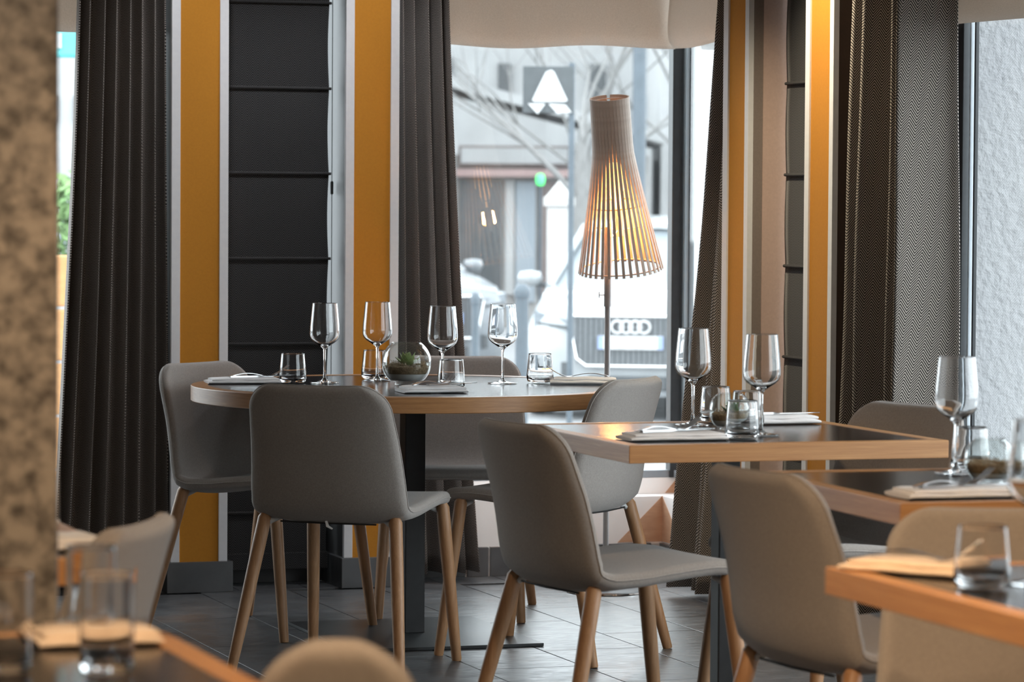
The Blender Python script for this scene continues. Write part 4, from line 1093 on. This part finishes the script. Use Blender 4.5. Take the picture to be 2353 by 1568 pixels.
tree(.85, 43, 6.6, 'bare tree farther off, between sign and street post', 9, .07)
tree(-2.4, 51, 7.5, 'bare tree farthest left, before the white chalet', 14, .06)
tree(2.3, 46, 7.0, 'bare tree seen right of the street post', 21, .07)
# buildings
def building(name, label, X, D, w, h, mat, wins, extra=None, depth=6.0):
    t = thing(name, label, 'building', street(X, D), SRZ)
    BOX((-w / 2, 0, 0), (w / 2, depth, h)).build('wall', mat, t)
    for (a, b, c, d, mm) in wins:
        BOX((a, -.06, b), (c, .02, d)).build('window', mm, t)
    return t
bA = building('chalet', 'white chalet with dark shuttered windows and snowy gable', .3, 56, 8.0, 7.5, 'facade_white',
              [(-1.75 + .0, 3.37, -1.58, 3.93, 'window_dark'), (-.87 - .5, 3.4, -1.27, 4.0, 'window_dark'), (-.55, 3.2, -.35, 3.9, 'window_dark'), (.9, 3.2, 1.15, 3.9, 'window_dark'), (.9, 4.6, 1.15, 5.3, 'window_dark'), (-.55, 4.6, -.35, 5.3, 'window_dark'), (1.6, 2.9, 1.8, 3.4, 'facade_grey')])
rf = MB().prism([(-4.4, 7.0), (0, 9.6), (4.4, 7.0), (4.4, 6.8), (0, 9.35), (-4.4, 6.8)], -.8, 6.5).build('roof', 'roof_snow', bA)
bB = thing('low_house', 'low shop with brown fascia board and snowy roof behind the cars', 'building', street(-.2, 47), SRZ)
BOX((-2.6, 0, 0), (2.0, 4, 2.35)).build('wall', 'facade_stone', bB)
MB().prism([(-2.8, 2.3), (-1.5, 3.6), (2.2, 2.62), (2.2, 2.5), (-1.5, 3.45), (-2.8, 2.15)], -.5, 4.2).build('roof', 'roof_snow', bB)
BOX((-.52, -.12, 2.19), (.95, -.02, 2.47)).build('fascia', 'shop_brown', bB)
BOX((-.49, -.16, 2.235), (.92, -.11, 2.44)).build('fascia_board', 'facade_white', bB)
BOX((-.55, -.30, 2.06), (1.0, 0, 2.16)).build('awning', 'shop_pink', bB)
BOX((-.5, -.05, .5), (.05, .02, 2.02)).build('shop_window', 'window_dark', bB)
BOX((.1, -.05, .5), (.22, .02, 2.02)).build('shop_post', 'facade_white', bB)
BOX((.24, -.05, .4), (.5, .02, 2.0)).build('shop_door', 'facade_grey', bB)
BOX((.55, -.05, .5), (.95, .02, 2.0)).build('shop_window', 'shop_brown', bB)
gl = thing('green_light', 'small green light glowing under the shop awning', 'light', street(.35, 45.5, 1.50), SRZ)
MB().lathe([(0, -.04), (.045, -.03), (.06, .04), (.045, .10), (0, .115)], 16).build('lens', 'green_glow', gl, smooth=2)
MB().tube([(0, 0, -1.98), (0, 0, -.04)], .02, 8).build('stand', 'steel_blue', gl)
bC = building('grey_tower', 'tall pale building with floor bands right of the post', 3.3, 48.0, 2.6, 8.5, 'facade_white',
              [(-1.1, 1.9, -.2, 2.0, 'facade_grey'), (-1.1, 2.9, -.2, 3.05, 'facade_grey'), (-1.1, 3.9, -.2, 4.05, 'facade_grey'), (-1.0, 2.1, -.6, 2.8, 'facade_stone'), (-1.0, .6, -.7, 1.5, 'window_dark'), (-.55, .5, -.4, 1.9, 'tan_board')], depth=5.0)
rb = thing('red_post_box', 'red box on the pavement behind the narrow herringbone curtain', 'post box', street(1.87, 33.0), SRZ)
BOX((-.09, 0, .62), (.09, .12, .80)).build('box_body', 'red_paint', rb, bevel=.02); BOX((-.02, .03, 0), (.02, .08, .63)).build('stand', 'steel_blue', rb)
yk = thing('yellow_kerb', 'yellow painted kerb low in the street view', 'kerb', street(1.36, 25.2), SRZ)
BOX((-1.1, 0, 0), (.6, .12, .12)).build('kerb_stone', 'yellow_paint', yk, bevel=.01)
# view by the far left window: timber planter wall, hedge, turquoise sign
pf = thing('timber_planter', 'orange timber plank planter outside the far left window', 'planter', street(-2.05, 17.0), SRZ)
for i in range(5):
    BOX((-.5, -.03, .20 + i * .26), (.5, .03, .445 + i * .26)).build('plank', 'orange_plank', pf, bevel=.008)
for xx in (-.48, .44): BOX((xx, .03, 0), (xx + .06, .09, 1.5)).build('stake', 'orange_plank', pf)
hb = thing('clipped_hedge', 'round green bush outside the far left window', 'bush', street(-3.0, 24.5), 0)
m = MB(); rnd = random.Random(5)
for i in range(900):
    a, b = rnd.uniform(0, 2 * PI), math.acos(rnd.uniform(-1, 1)); r = .34 + rnd.uniform(-.05, .05)
    p = Vector((r * math.sin(b) * math.cos(a), r * math.sin(b) * math.sin(a), 1.55 + r * 1.0 * math.cos(b))); d = Vector((rnd.uniform(-1, 1), rnd.uniform(-1, 1), rnd.uniform(-1, 1))).normalized() * .06; e = d.orthogonal().normalized() * .03
    m.add([p - d, p + e, p + d, p - e], [(0, 1, 2, 3)])
m.build('foliage', 'hedge', hb); MB().tube([(0, 0, 0), (0, 0, 1.4)], .03, 8).build('stem', 'bark', hb)
bD = building('left_house', 'white house front seen through the far left window', -4.6, 40, 6, 9, 'facade_white', [(-1.1, 2.0, -.6, 2.2, 'facade_grey'), (-.9, 1.2, 1.6, 1.5, 'facade_grey'), (-.8, 2.6, -.55, 2.9, 'window_dark'), (-.35, 2.6, -.1, 2.9, 'window_dark')])
ts = thing('shop_sign', 'turquoise sign outside the top of the far left window', 'sign', street(-2.42, 19.0, 0), SRZ)
BOX((-.4, 0, 2.03), (.4, .04, 2.5)).build('sign_panel', 'turquoise', ts, bevel=.02); BOX((-.06, -.01, 2.08), (.0, .0, 2.16)).build('sign_stroke', 'sign_white', ts); BOX((-.16, -.01, 2.12), (-.08, .0, 2.22)).build('sign_patch', 'orange_plank', ts)
MB().tube([(.3, .02, GZ), (.3, .02, 2.1)], .03, 8).build('sign_post', 'steel_blue', ts)
